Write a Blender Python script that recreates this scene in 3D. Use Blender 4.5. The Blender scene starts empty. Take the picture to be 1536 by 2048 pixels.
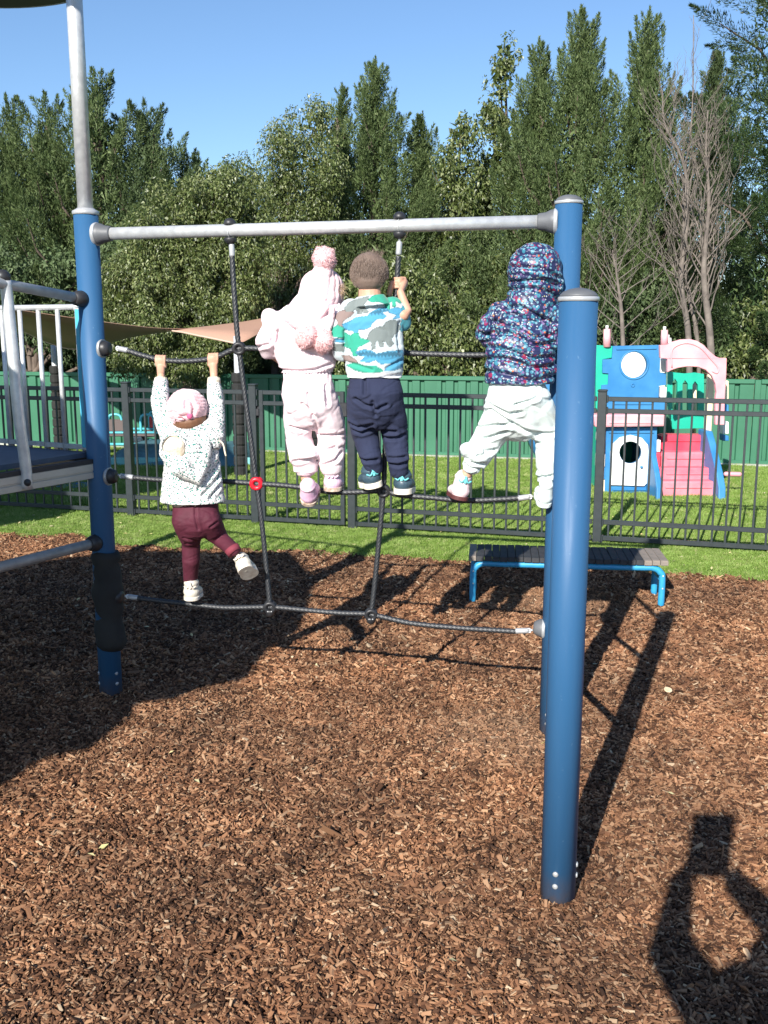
import bpy, math, random
import numpy as np
from mathutils import Vector, Matrix, noise
from mathutils.geometry import tessellate_polygon

random.seed(7)
RNG = np.random.default_rng(11)
sc = bpy.context.scene
COL = sc.collection
R = math.radians

# ------------------------------------------------------------ camera, light
PITCH = R(10.5)
CAM_Z = 1.7
FPX = 1967.0                      # focal length in pixels of the 1536x2048 photograph
cd = bpy.data.cameras.new('camera')
cam = bpy.data.objects.new('camera', cd)
COL.objects.link(cam)
cam.location = (0, 0, CAM_Z)
cam.rotation_euler = (math.pi / 2 - PITCH, 0, 0)
cd.sensor_fit = 'VERTICAL'
cd.sensor_height = 36
cd.lens = 36 * FPX / 2048
cd.clip_start = 0.02
cd.clip_end = 600
sc.camera = cam

LIGHT = Vector((1.193, 3.019, -1.79)).normalized()     # the way the sunlight travels
world = bpy.data.worlds.new('World')
sc.world = world
world.use_nodes = True
wn = world.node_tree
sky = wn.nodes.new('ShaderNodeTexSky')
sky.sky_type = 'NISHITA'
sky.sun_disc = False
sky.sun_elevation = math.asin(-LIGHT.z)
sky.sun_rotation = math.atan2(-LIGHT.x, -LIGHT.y)
sky.altitude = 100
sky.air_density = 1.0
sky.dust_density = 0.25
sky.ozone_density = 5.0
bg = wn.nodes['Background']
bg.inputs[1].default_value = 0.096
wn.links.new(sky.outputs[0], bg.inputs[0])
sun = bpy.data.lights.new('sun', 'SUN')
sun.energy = 5.0
sun.angle = R(0.5)
sun.color = (1.0, 0.95, 0.87)
so = bpy.data.objects.new('sun', sun)
COL.objects.link(so)
so.rotation_euler = LIGHT.to_track_quat('-Z', 'Y').to_euler()
so.location = (-4, -10, 8)

sc.view_settings.view_transform = 'Standard'
sc.view_settings.look = 'None'
sc.view_settings.exposure = 0.78
sc.view_settings.gamma = 1
sc.view_settings.use_curve_mapping = False
sc.cycles.max_bounces = 6
sc.cycles.transparent_max_bounces = 8

# ------------------------------------------------------------ survey helpers
CP, SP = math.cos(PITCH), math.sin(PITCH)


def ray(x, y):
    u = (x - 768) / FPX
    v = -(y - 1024) / FPX
    return Vector((u, CP + v * SP, -SP + v * CP))


def G(x, y, z=0.0):               # measured point on a level at height z
    r = ray(x, y)
    t = (z - CAM_Z) / r.z
    return Vector((0, 0, CAM_Z)) + r * t


def W(x, y, Y):                   # measured point at distance Y
    r = ray(x, y)
    return Vector((0, 0, CAM_Z)) + r * (Y / r.y)


def px(n, Y):                     # n photograph pixels at distance Y in metres
    return n * Y / FPX * 1.01


POST_L = Vector((-1.306, 4.472, 0))
POST_R = Vector((0.722, 3.995, 0))
POST_N = Vector((0.532, 2.75, 0))


def RP(x, y, dy=0.0):             # measured point on the plane of the rope net (dy nearer/farther)
    d = POST_R - POST_L
    n = Vector((d.y, -d.x, 0))
    C = Vector((0, 0, CAM_Z))
    r = ray(x, y)
    t = (POST_L + Vector((0, dy, 0)) - C).dot(n) / r.dot(n)
    return C + r * t


# ------------------------------------------------------------ materials
MATS = {}


def mat(name, col, rough=0.6, metal=0.0, col2=None, nscale=8.0, bump=0.0, bscale=60.0, spec=0.5,
        coat=0.0, sheen=0.0, detail=4.0, contrast=(0.35, 0.65), transl=0.0, stretch=None, attr=None,
        island=None, objrand=None):
    if name in MATS:
        return MATS[name]
    m = bpy.data.materials.new(name)
    m.use_nodes = True
    nt = m.node_tree
    N, L = nt.nodes, nt.links
    b = N['Principled BSDF']
    b.inputs['Base Color'].default_value = (*col, 1)
    b.inputs['Roughness'].default_value = rough
    b.inputs['Metallic'].default_value = metal
    b.inputs['Specular IOR Level'].default_value = spec
    b.inputs['Coat Weight'].default_value = coat
    b.inputs['Sheen Weight'].default_value = sheen
    tc = N.new('ShaderNodeTexCoord')
    vec = tc.outputs['Object']
    if stretch:
        mp = N.new('ShaderNodeMapping')
        mp.inputs['Scale'].default_value = stretch
        L.new(vec, mp.inputs['Vector'])
        vec = mp.outputs[0]
    out = None
    if attr:
        a = N.new('ShaderNodeVertexColor')
        a.layer_name = attr
        out = a.outputs['Color']
    if island:
        g = N.new('ShaderNodeNewGeometry')
        r = N.new('ShaderNodeValToRGB')
        el = r.color_ramp.elements
        el[0].color = (*island[0], 1)
        el[1].color = (*island[-1], 1)
        for i, c in enumerate(island[1:-1]):
            e = el.new((i + 1) / (len(island) - 1))
            e.color = (*c, 1)
        L.new(g.outputs['Random Per Island'], r.inputs[0])
        out = r.outputs[0]
    if objrand:
        g = N.new('ShaderNodeObjectInfo')
        r = N.new('ShaderNodeValToRGB')
        el = r.color_ramp.elements
        el[0].position, el[0].color = objrand[0][0], (*objrand[0][1], 1)
        el[1].position, el[1].color = objrand[-1][0], (*objrand[-1][1], 1)
        for p_, c in objrand[1:-1]:
            e = el.new(p_)
            e.color = (*c, 1)
        L.new(g.outputs['Random'], r.inputs[0])
        out = r.outputs[0]
    if col2 is not None:
        nz = N.new('ShaderNodeTexNoise')
        nz.inputs['Scale'].default_value = nscale
        nz.inputs['Detail'].default_value = detail
        L.new(vec, nz.inputs['Vector'])
        rp = N.new('ShaderNodeValToRGB')
        rp.color_ramp.elements[0].position = contrast[0]
        rp.color_ramp.elements[1].position = contrast[1]
        if out is None:
            rp.color_ramp.elements[0].color = (*col, 1)
            rp.color_ramp.elements[1].color = (*col2, 1)
            L.new(nz.outputs[0], rp.inputs[0])
            out = rp.outputs[0]
        else:
            L.new(nz.outputs[0], rp.inputs[0])
            rp.color_ramp.elements[0].color = (1, 1, 1, 1)
            rp.color_ramp.elements[1].color = (*col2, 1)
            mx = N.new('ShaderNodeMix')
            mx.data_type = 'RGBA'
            mx.blend_type = 'MULTIPLY'
            mx.inputs['Factor'].default_value = 1
            L.new(out, mx.inputs['A'])
            L.new(rp.outputs[0], mx.inputs['B'])
            out = mx.outputs['Result']
    if out is not None:
        L.new(out, b.inputs['Base Color'])
    if bump:
        nz = N.new('ShaderNodeTexNoise')
        nz.inputs['Scale'].default_value = bscale
        nz.inputs['Detail'].default_value = 5
        L.new(vec, nz.inputs['Vector'])
        bp = N.new('ShaderNodeBump')
        bp.inputs['Strength'].default_value = 1.0
        bp.inputs['Distance'].default_value = bump
        L.new(nz.outputs[0], bp.inputs['Height'])
        L.new(bp.outputs[0], b.inputs['Normal'])
    if transl:
        tr = N.new('ShaderNodeBsdfTranslucent')
        if out is not None:
            L.new(out, tr.inputs['Color'])
        else:
            tr.inputs['Color'].default_value = (*col, 1)
        ms = N.new('ShaderNodeMixShader')
        ms.inputs[0].default_value = transl
        o = N['Material Output']
        L.new(b.outputs[0], ms.inputs[1])
        L.new(tr.outputs[0], ms.inputs[2])
        L.new(ms.outputs[0], o.inputs['Surface'])
    MATS[name] = m
    return m


M_BLUE = mat('blue_powder_coat', (0.028, 0.104, 0.225), 0.5, col2=(0.09, 0.18, 0.30), nscale=55, contrast=(.69, .78), bump=0.0003, bscale=900, spec=0.4)


def add_dirt(m, top, col):
    """dusty splash-back near the ground and a few rubbed marks"""
    nt = m.node_tree
    N, L = nt.nodes, nt.links
    b = N['Principled BSDF']
    src = b.inputs['Base Color'].links[0].from_socket
    tc = N.new('ShaderNodeTexCoord')
    sx = N.new('ShaderNodeSeparateXYZ')
    L.new(tc.outputs['Object'], sx.inputs[0])
    mr = N.new('ShaderNodeMapRange')
    mr.inputs['From Min'].default_value = top
    mr.inputs['From Max'].default_value = 0.0
    L.new(sx.outputs['Z'], mr.inputs['Value'])
    nz = N.new('ShaderNodeTexNoise')
    nz.inputs['Scale'].default_value = 38
    nz.inputs['Detail'].default_value = 6
    L.new(tc.outputs['Object'], nz.inputs['Vector'])
    mu = N.new('ShaderNodeMath')
    mu.operation = 'MULTIPLY'
    L.new(mr.outputs[0], mu.inputs[0])
    L.new(nz.outputs[0], mu.inputs[1])
    mx = N.new('ShaderNodeMix')
    mx.data_type = 'RGBA'
    L.new(mu.outputs[0], mx.inputs['Factor'])
    L.new(src, mx.inputs['A'])
    mx.inputs['B'].default_value = (*col, 1)
    L.new(mx.outputs['Result'], b.inputs['Base Color'])
    # long faint vertical rub marks change only the gloss
    mp = N.new('ShaderNodeMapping')
    mp.inputs['Scale'].default_value = (30, 30, 2.2)
    L.new(tc.outputs['Object'], mp.inputs['Vector'])
    n2 = N.new('ShaderNodeTexNoise')
    n2.inputs['Scale'].default_value = 1.5
    n2.inputs['Detail'].default_value = 6
    L.new(mp.outputs[0], n2.inputs['Vector'])
    m2 = N.new('ShaderNodeMapRange')
    m2.inputs['From Min'].default_value = .35
    m2.inputs['From Max'].default_value = .65
    m2.inputs['To Min'].default_value = .40
    m2.inputs['To Max'].default_value = .62
    L.new(n2.outputs[0], m2.inputs['Value'])
    L.new(m2.outputs[0], b.inputs['Roughness'])


add_dirt(M_BLUE, 0.10, (0.15, 0.10, 0.07))
M_GALV = mat('galvanised_steel', (0.56, 0.57, 0.58), 0.42, 0.45, col2=(0.70, 0.71, 0.71), nscale=30, bump=0.0004, bscale=80)
M_GALVD = mat('dull_galvanised_steel', (0.34, 0.35, 0.36), 0.5, 0.4, col2=(0.45, 0.46, 0.46), nscale=25, bump=0.0004, bscale=80)
M_CLAMP = mat('grey_moulded_plastic', (0.10, 0.105, 0.115), 0.5, col2=(0.13, 0.135, 0.145), nscale=10)
M_ALU = mat('cast_aluminium', (0.50, 0.51, 0.52), 0.4, 0.3, col2=(0.42, 0.43, 0.44), nscale=30)
M_BLACK = mat('black_rubber', (0.018, 0.019, 0.022), 0.45, col2=(0.03, 0.03, 0.033), nscale=20)
M_FOAM = mat('black_foam_wrap', (0.012, 0.012, 0.012), 0.85, col2=(0.022, 0.022, 0.02), nscale=9, bump=0.004, bscale=20)
M_ROPE = mat('steel_cored_rope', (0.016, 0.018, 0.022), 0.48, col2=(0.034, 0.037, 0.042), nscale=160, bump=0.0006, bscale=500, spec=0.7)
M_RED = mat('red_plastic', (0.62, 0.015, 0.03), 0.35)
M_DECK = mat('blue_deck_board', (0.05, 0.075, 0.12), 0.6, col2=(0.07, 0.095, 0.14), nscale=14, bump=0.001, bscale=150)
M_DECKE = mat('black_deck_edge', (0.02, 0.02, 0.025), 0.6)
M_CYAN = mat('cyan_panel', (0.05, 0.42, 0.60), 0.4, col2=(0.04, 0.36, 0.52), nscale=12)
M_FENCE = mat('charcoal_fence_paint', (0.022, 0.029, 0.032), 0.42, col2=(0.030, 0.038, 0.042), nscale=20, spec=0.5)
M_GREEN = mat('green_sheet_steel', (0.030, 0.135, 0.075), 0.45, col2=(0.042, 0.165, 0.095), nscale=1.8, spec=0.45)
M_CONC = mat('pale_concrete', (0.42, 0.42, 0.37), 0.9, col2=(0.3, 0.31, 0.26), nscale=9, bump=0.004)
M_SKIN = mat('skin', (0.56, 0.30, 0.20), 0.5, col2=(0.60, 0.34, 0.24), nscale=18, spec=0.35, bump=0.0006, bscale=120)
M_BARK = mat('brown_bark', (0.09, 0.065, 0.05), 0.9, col2=(0.15, 0.115, 0.09), nscale=20, bump=0.01, bscale=35, stretch=(1, 1, 0.25))
M_BARE = mat('pale_grey_bark', (0.20, 0.170, 0.145), 0.9, col2=(0.12, 0.10, 0.088), nscale=9, bump=0.004, bscale=30)


# ------------------------------------------------------------ mesh helpers
def catmull(pts, sub=6):
    P = [Vector(p) for p in pts]
    if len(P) < 3:
        return P
    P = [P[0] * 2 - P[1]] + P + [P[-1] * 2 - P[-2]]
    out = []
    for i in range(1, len(P) - 2):
        a, b, c, d = P[i - 1], P[i], P[i + 1], P[i + 2]
        for k in range(sub):
            t = k / sub
            out.append(0.5 * ((2 * b) + (c - a) * t + (2 * a - 5 * b + 4 * c - d) * t * t + (3 * b - a - 3 * c + d) * t ** 3))
    out.append(P[-2])
    return out


def lerp_list(vals, n):
    return np.interp(np.linspace(0, 1, n), np.linspace(0, 1, len(vals)), vals)


class MB:
    def __init__(s):
        s.v, s.f, s.smooth = [], [], []

    def add(s, vs, fs, smooth=False):
        o = len(s.v)
        s.v += [Vector(v) for v in vs]
        s.f += [tuple(i + o for i in f) for f in fs]
        s.smooth += [smooth] * len(fs)
        return s

    def box(s, lo, hi, mtx=None, bev=0.0):
        (x0, y0, z0), (x1, y1, z1) = lo, hi
        if bev:
            b = min(bev, (x1 - x0) / 2.1, (y1 - y0) / 2.1, (z1 - z0) / 2.1)
            pts = []
            for z, k in ((z0, 1), (z0 + b, 0), (z1 - b, 0), (z1, 1)):
                e = b if k else 0
                pts.append([(x0 + b + e * 0.4, y0 + e, z), (x1 - b - e * 0.4, y0 + e, z), (x1 - e, y0 + b + e * 0.4, z), (x1 - e, y1 - b - e * 0.4, z),
                            (x1 - b - e * 0.4, y1 - e, z), (x0 + b + e * 0.4, y1 - e, z), (x0 + e, y1 - b - e * 0.4, z), (x0 + e, y0 + b + e * 0.4, z)])
            vs = [p for r in pts for p in r]
            fs = [tuple(range(7, -1, -1)), tuple(range(24, 32))]
            for r in range(3):
                for i in range(8):
                    j = (i + 1) % 8
                    fs.append((r * 8 + i, r * 8 + j, r * 8 + 8 + j, r * 8 + 8 + i))
        else:
            vs = [(x0, y0, z0), (x1, y0, z0), (x1, y1, z0), (x0, y1, z0), (x0, y0, z1), (x1, y0, z1), (x1, y1, z1), (x0, y1, z1)]
            fs = [(0, 3, 2, 1), (4, 5, 6, 7), (0, 1, 5, 4), (1, 2, 6, 5), (2, 3, 7, 6), (3, 0, 4, 7)]
        if mtx is not None:
            vs = [mtx @ Vector(v) for v in vs]
        return s.add(vs, fs)

    def bar(s, a, b, w, h, up=(0, 0, 1), bev=0.0):      # square bar from a to b
        a, b = Vector(a), Vector(b)
        x = (b - a)
        ln = x.length
        x.normalize()
        y = Vector(up).cross(x)
        if y.length < 1e-4:
            y = Vector((0, 1, 0)).cross(x)
        y.normalize()
        z = x.cross(y)
        m = Matrix.Translation(a) @ Matrix((x, y, z)).transposed().to_4x4()
        return s.box((0, -w / 2, -h / 2), (ln, w / 2, h / 2), m, bev)

    def tube(s, pts, rad, n=12, asp=1.0, side=None, caps=True, round_caps=False, lobes=0, lobe=0.0, twist=0.0, smooth=True):
        P = [Vector(p) for p in pts]
        m = len(P)
        if not hasattr(rad, '__len__'):
            rad = [rad] * m
        rad = list(rad)
        if len(rad) != m:
            rad = list(lerp_list(rad, m))
        if hasattr(asp, '__len__'):
            asp = list(asp) if len(asp) == m else list(lerp_list(asp, m))
        else:
            asp = [asp] * m
        T = []
        for i in range(m):
            t = P[min(i + 1, m - 1)] - P[max(i - 1, 0)]
            T.append(t.normalized() if t.length > 1e-9 else Vector((0, 0, 1)))
        if round_caps:
            k = 4
            pre, prr, pra, prt = [], [], [], []
            for j in range(k):
                a = (j + 0.35) / k * math.pi / 2
                pre.append(P[0] - T[0] * rad[0] * math.cos(a))
                prr.append(rad[0] * math.sin(a))
                pra.append(asp[0])
                prt.append(T[0])
            po, por, poa, pot = [], [], [], []
            for j in range(k - 1, -1, -1):
                a = (j + 0.35) / k * math.pi / 2
                po.append(P[-1] + T[-1] * rad[-1] * math.cos(a))
                por.append(rad[-1] * math.sin(a))
                poa.append(asp[-1])
                pot.append(T[-1])
            P, rad, asp, T = pre + P + po, prr + rad + por, pra + asp + poa, prt + T + pot
            m = len(P)
        if side is not None:
            x = Vector(side)
        else:
            x = Vector((1, 0, 0)) if abs(T[0].x) < 0.8 else Vector((0, 1, 0))
        vs, fs = [], []
        dist = 0.0
        for i in range(m):
            t = T[i]
            x = x - t * x.dot(t)
            if x.length < 1e-5:
                x = t.orthogonal()
            x.normalize()
            y = t.cross(x)
            if i:
                dist += (P[i] - P[i - 1]).length
            for j in range(n):
                a = 2 * math.pi * j / n
                r = rad[i]
                if lobes:
                    r *= 1 + lobe * math.cos(lobes * (a - twist * dist))
                vs.append(P[i] + x * (r * math.cos(a)) + y * (r * asp[i] * math.sin(a)))
        for i in range(m - 1):
            for j in range(n):
                k = (j + 1) % n
                fs.append((i * n + j, i * n + k, (i + 1) * n + k, (i + 1) * n + j))
        s.add(vs, fs, smooth)
        if caps:
            o = len(s.v) - m * n
            s.f.append(tuple(o + j for j in range(n - 1, -1, -1)))
            s.f.append(tuple(o + (m - 1) * n + j for j in range(n)))
            s.smooth += [False, False]
        return s

    def lathe(s, prof, origin=(0, 0, 0), axis=(0, 0, 1), n=24, smooth=True):
        ax = Vector(axis).normalized()
        x = ax.orthogonal().normalized()
        y = ax.cross(x)
        o = Vector(origin)
        vs, fs = [], []
        for r, h in prof:
            for j in range(n):
                a = 2 * math.pi * j / n
                vs.append(o + ax * h + (x * math.cos(a) + y * math.sin(a)) * max(r, 1e-5))
        for i in range(len(prof) - 1):
            for j in range(n):
                k = (j + 1) % n
                fs.append((i * n + j, i * n + k, (i + 1) * n + k, (i + 1) * n + j))
        s.add(vs, fs, smooth)
        o2 = len(s.v) - len(prof) * n
        s.f.append(tuple(o2 + j for j in range(n - 1, -1, -1)))
        s.f.append(tuple(o2 + (len(prof) - 1) * n + j for j in range(n)))
        s.smooth += [False, False]
        return s

    def ball(s, c, r, scale=(1, 1, 1), n=16, rot=None):
        c = Vector(c)
        vs, fs = [], []
        m = n // 2
        for i in range(m + 1):
            th = math.pi * (i + 0.001 * (i == 0) - 0.001 * (i == m)) / m
            for j in range(n):
                a = 2 * math.pi * j / n
                v = Vector((math.sin(th) * math.cos(a) * scale[0], math.sin(th) * math.sin(a) * scale[1], math.cos(th) * scale[2])) * r
                if rot is not None:
                    v = rot @ v
                vs.append(c + v)
        for i in range(m):
            for j in range(n):
                k = (j + 1) % n
                fs.append((i * n + j, (i + 1) * n + j, (i + 1) * n + k, i * n + k))
        fs.append(tuple(range(n)))
        fs.append(tuple(range((m + 1) * n - 1, m * n - 1, -1)))
        return s.add(vs, fs, True)

    def torus(s, c, R_, r, axis=(0, 0, 1), n=24, m=10):
        ax = Vector(axis).normalized()
        x = ax.orthogonal().normalized()
        y = ax.cross(x)
        pts = []
        fs = []
        for i in range(n):
            a = 2 * math.pi * i / n
            d = x * math.cos(a) + y * math.sin(a)
            for j in range(m):
                b = 2 * math.pi * j / m
                pts.append(Vector(c) + d * (R_ + r * math.cos(b)) + ax * (r * math.sin(b)))
        for i in range(n):
            for j in range(m):
                i2, j2 = (i + 1) % n, (j + 1) % m
                fs.append((i * m + j, i2 * m + j, i2 * m + j2, i * m + j2))
        return s.add(pts, fs, True)

    def prism(s, poly, thick, holes=()):                # poly: 3D points of a flat face; thick: extrusion vector
        loops = [[Vector(p) for p in poly]] + [[Vector(p) for p in h] for h in holes]
        t = Vector(thick)
        flat = [p for l in loops for p in l]
        n = len(flat)
        tris = tessellate_polygon(loops)
        fs = [tuple(x) for x in tris] + [tuple(i + n for i in reversed(x)) for x in tris]
        o = 0
        for l in loops:
            k = len(l)
            for i in range(k):
                j = (i + 1) % k
                fs.append((o + i, o + j, n + o + j, n + o + i))
            o += k
        return s.add(flat + [p + t for p in flat], fs)

    def build(s, name, m, parent=None, fix=False, bevel=0.0):
        me = bpy.data.meshes.new(name)
        org = root_of(parent)
        me.from_pydata([v - org for v in s.v], [], s.f)
        me.polygons.foreach_set('use_smooth', s.smooth)
        if fix or bevel:
            import bmesh
            bm = bmesh.new()
            bm.from_mesh(me)
            bmesh.ops.recalc_face_normals(bm, faces=bm.faces)
            if bevel:
                ed = [e for e in bm.edges if len(e.link_faces) == 2 and e.calc_face_angle(0) > 0.6]
                bmesh.ops.bevel(bm, geom=ed, offset=bevel, segments=2, affect='EDGES', profile=0.5, clamp_overlap=True)
            bm.to_mesh(me)
            bm.free()
        me.materials.append(m)
        me.update()
        o = bpy.data.objects.new(name, me)
        COL.objects.link(o)
        if parent is not None:
            o.parent = parent
        return o


ROOTS = {}


def root_of(p):
    while p is not None and p.parent is not None:
        p = p.parent
    return ROOTS.get(p.name, Vector((0, 0, 0))) if p is not None else Vector((0, 0, 0))


def thing(name, label, cat, loc=(0, 0, 0), group=None):
    o = bpy.data.objects.new(name, None)
    o.empty_display_size = 0.1
    COL.objects.link(o)
    o.location = loc
    ROOTS[o.name] = Vector(loc)
    return tag(o, label, cat, group)


def tag(o, label, cat, group=None):
    o['label'] = label
    o['category'] = cat
    if group:
        o['group'] = group
    return o


def structure(o):
    o['kind'] = 'structure'
    return o


def link_copy(o, name, parent, loc, rot=None):          # shares mesh data
    c = o.copy()
    c.name = name
    COL.objects.link(c)
    c.parent = parent
    c.location = loc
    if rot is not None:
        c.rotation_euler = rot
    return c


def fastmesh(name, verts, faces4, m, parent=None, smooth=False):
    me = bpy.data.meshes.new(name)
    nv, nf = len(verts), len(faces4)
    k = faces4.shape[1]
    org = root_of(parent)
    me.vertices.add(nv)
    me.vertices.foreach_set('co', (verts - np.array(org)).astype(np.float32).ravel())
    me.loops.add(nf * k)
    me.loops.foreach_set('vertex_index', faces4.astype(np.int32).ravel())
    me.polygons.add(nf)
    me.polygons.foreach_set('loop_start', (np.arange(nf) * k).astype(np.int32))
    me.polygons.foreach_set('use_smooth', np.full(nf, smooth))
    me.materials.append(m)
    me.update(calc_edges=True)
    o = bpy.data.objects.new(name, me)
    COL.objects.link(o)
    if parent is not None:
        o.parent = parent
    return o


def scatter(name, pts, rot, scl, idx, protos, m_attr=None):
    """one 'stuff' object: prototypes instanced on measured points"""
    me = bpy.data.meshes.new(name)
    n = len(pts)
    me.vertices.add(n)
    me.vertices.foreach_set('co', pts.astype(np.float32).ravel())
    for nm, dat in (('rot', rot), ('scl', scl)):
        a = me.attributes.new(nm, 'FLOAT_VECTOR', 'POINT')
        a.data.foreach_set('vector', dat.astype(np.float32).ravel())
    a = me.attributes.new('idx', 'INT', 'POINT')
    a.data.foreach_set('value', idx.astype(np.int32))
    o = bpy.data.objects.new(name, me)
    COL.objects.link(o)
    pc = bpy.data.collections.new(name + '_shapes')
    for p in protos:
        pc.objects.link(p)
    ng = bpy.data.node_groups.new(name + '_spread', 'GeometryNodeTree')
    ng.interface.new_socket('Geometry', in_out='INPUT', socket_type='NodeSocketGeometry')
    ng.interface.new_socket('Geometry', in_out='OUTPUT', socket_type='NodeSocketGeometry')
    N, L = ng.nodes, ng.links
    gi, go = N.new('NodeGroupInput'), N.new('NodeGroupOutput')
    ci = N.new('GeometryNodeCollectionInfo')
    ci.inputs['Collection'].default_value = pc
    ci.inputs['Separate Children'].default_value = True
    ci.inputs['Reset Children'].default_value = True
    iop = N.new('GeometryNodeInstanceOnPoints')
    iop.inputs['Pick Instance'].default_value = True

    def na(nm, ty):
        q = N.new('GeometryNodeInputNamedAttribute')
        q.data_type = ty
        q.inputs['Name'].default_value = nm
        return q.outputs['Attribute']
    L.new(gi.outputs[0], iop.inputs['Points'])
    L.new(ci.outputs[0], iop.inputs['Instance'])
    L.new(na('idx', 'INT'), iop.inputs['Instance Index'])
    L.new(na('rot', 'FLOAT_VECTOR'), iop.inputs['Rotation'])
    L.new(na('scl', 'FLOAT_VECTOR'), iop.inputs['Scale'])
    L.new(iop.outputs[0], go.inputs[0])
    md = o.modifiers.new('spread', 'NODES')
    md.node_group = ng
    o['kind'] = 'stuff'
    return o


def proto(name, mb, m):
    me = bpy.data.meshes.new(name)
    me.from_pydata([tuple(v) for v in mb.v], [], mb.f)
    me.materials.append(m)
    me.update()
    return bpy.data.objects.new(name, me)


def in_poly(P, poly):
    x, y = P[:, 0], P[:, 1]
    ins = np.zeros(len(P), bool)
    n = len(poly)
    for i in range(n):
        x0, y0 = poly[i]
        x1, y1 = poly[(i + 1) % n]
        c = ((y0 > y) != (y1 > y)) & (x < (x1 - x0) * (y - y0) / ((y1 - y0) or 1e-9) + x0)
        ins ^= c
    return ins


def seg_dist(P, poly):
    d = np.full(len(P), 1e9)
    n = len(poly)
    for i in range(n):
        a = np.array(poly[i], float)
        b = np.array(poly[(i + 1) % n], float)
        ab = b - a
        t = np.clip(((P - a) @ ab) / max(ab @ ab, 1e-12), 0, 1)
        d = np.minimum(d, np.hypot(*(P - a - t[:, None] * ab).T))
    return d


#PART2
# ============================================================ GROUND
def vnoise(P, s, seed=0):                          # cheap smooth 2D noise, vectorised
    r = np.random.default_rng(seed)
    out = np.zeros(len(P))
    for k in range(6):
        a = r.uniform(0, 2 * math.pi)
        f = s * (0.6 + 0.9 * r.random()) * (1 + 0.35 * k)
        out += np.sin(P[:, 0] * math.cos(a) * f + P[:, 1] * math.sin(a) * f + r.uniform(0, 6.28) + 1.3 * np.sin(P[:, 1] * f * .37 + k)) / (1 + 0.4 * k)
    return out / 3.2


EDGE = [(-9, 8.9), (-6, 8.7), (-4.2, 8.3), (-3.23, 8.11), (-2.59, 8.03), (-2.25, 7.72), (-2.03, 7.56), (-1.4, 7.52), (-0.65, 7.45), (0.1, 7.28),
        (0.63, 7.07), (1.3, 6.93), (2.05, 6.74), (2.63, 6.50), (3.4, 6.1), (4.6, 5.6), (9, 4.4)]
EX = np.array([e[0] for e in EDGE])
EY = np.array([e[1] for e in EDGE])


def edge_y(x):
    return np.interp(x, EX, EY) + 0.03 * np.sin(x * 9.1) + 0.02 * np.sin(x * 23.7 + 1)


M_SOIL = mat('packed_bark_soil', (0.045, 0.025, 0.016), 0.95, col2=(0.10, 0.055, 0.035), nscale=45, bump=0.01, bscale=70)
M_FIELD = mat('far_grass', (0.05, 0.09, 0.02), 0.95, col2=(0.07, 0.10, 0.03), nscale=2, bump=0.02)
M_TURF = mat('turf_backing', (0.110, 0.195, 0.026), 0.9, col2=(0.18, 0.275, 0.055), nscale=38, bump=0.006, bscale=160)
mb = MB()
mb.add([(-300, -300, -0.06), (300, -300, -0.06), (300, 300, -0.06), (-300, 300, -0.06)], [(0, 1, 2, 3)])
structure(mb.build('ground', M_FIELD))


def grid_sheet(name, xs, ys, zf, m, mask=None):
    X, Y = np.meshgrid(xs, ys)
    P = np.stack([X.ravel(), Y.ravel()], 1)
    V = np.column_stack([P, zf(P)])
    nx = len(xs)
    i = np.arange((len(ys) - 1) * nx).reshape(-1, nx)[:, :-1].ravel()
    F = np.stack([i, i + 1, i + nx + 1, i + nx], 1)
    if mask is not None:
        F = F[mask(P[F].mean(1))]
    return fastmesh(name, V, F, m, smooth=True)


def mulch_z(P):
    return 0.016 * vnoise(P, 3.1, 5) + 0.008 * vnoise(P, 9.0, 6) - 0.018


def turf_z(P):
    e = np.clip((P[:, 1] - edge_y(P[:, 0])) / 0.12, 0, 1)
    return -0.012 + 0.030 * e + 0.004 * vnoise(P, 4, 9)


structure(grid_sheet('mulch_bed', np.arange(-10, 8, 0.10), np.arange(-3, 9.2, 0.10), mulch_z, M_SOIL))
structure(grid_sheet('turf_lawn', np.arange(-12, 10, 0.11), np.arange(4.2, 15.0, 0.11), turf_z, M_TURF,
                     lambda C: C[:, 1] > edge_y(C[:, 0]) - 0.04))

# bark chips: thin wedge-cut pieces, several shapes
CH = [(0.00, (0.040, 0.019, 0.010)), (0.22, (0.100, 0.048, 0.026)), (0.45, (0.205, 0.099, 0.053)), (0.68, (0.290, 0.152, 0.083)), (0.87, (0.37, 0.215, 0.125)),
      (0.97, (0.40, 0.26, 0.16)), (1.0, (0.54, 0.42, 0.29))]
M_CHIP = mat('bark_chip', (0.2, 0.1, 0.06), 0.8, objrand=CH, spec=0.25)


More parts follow.
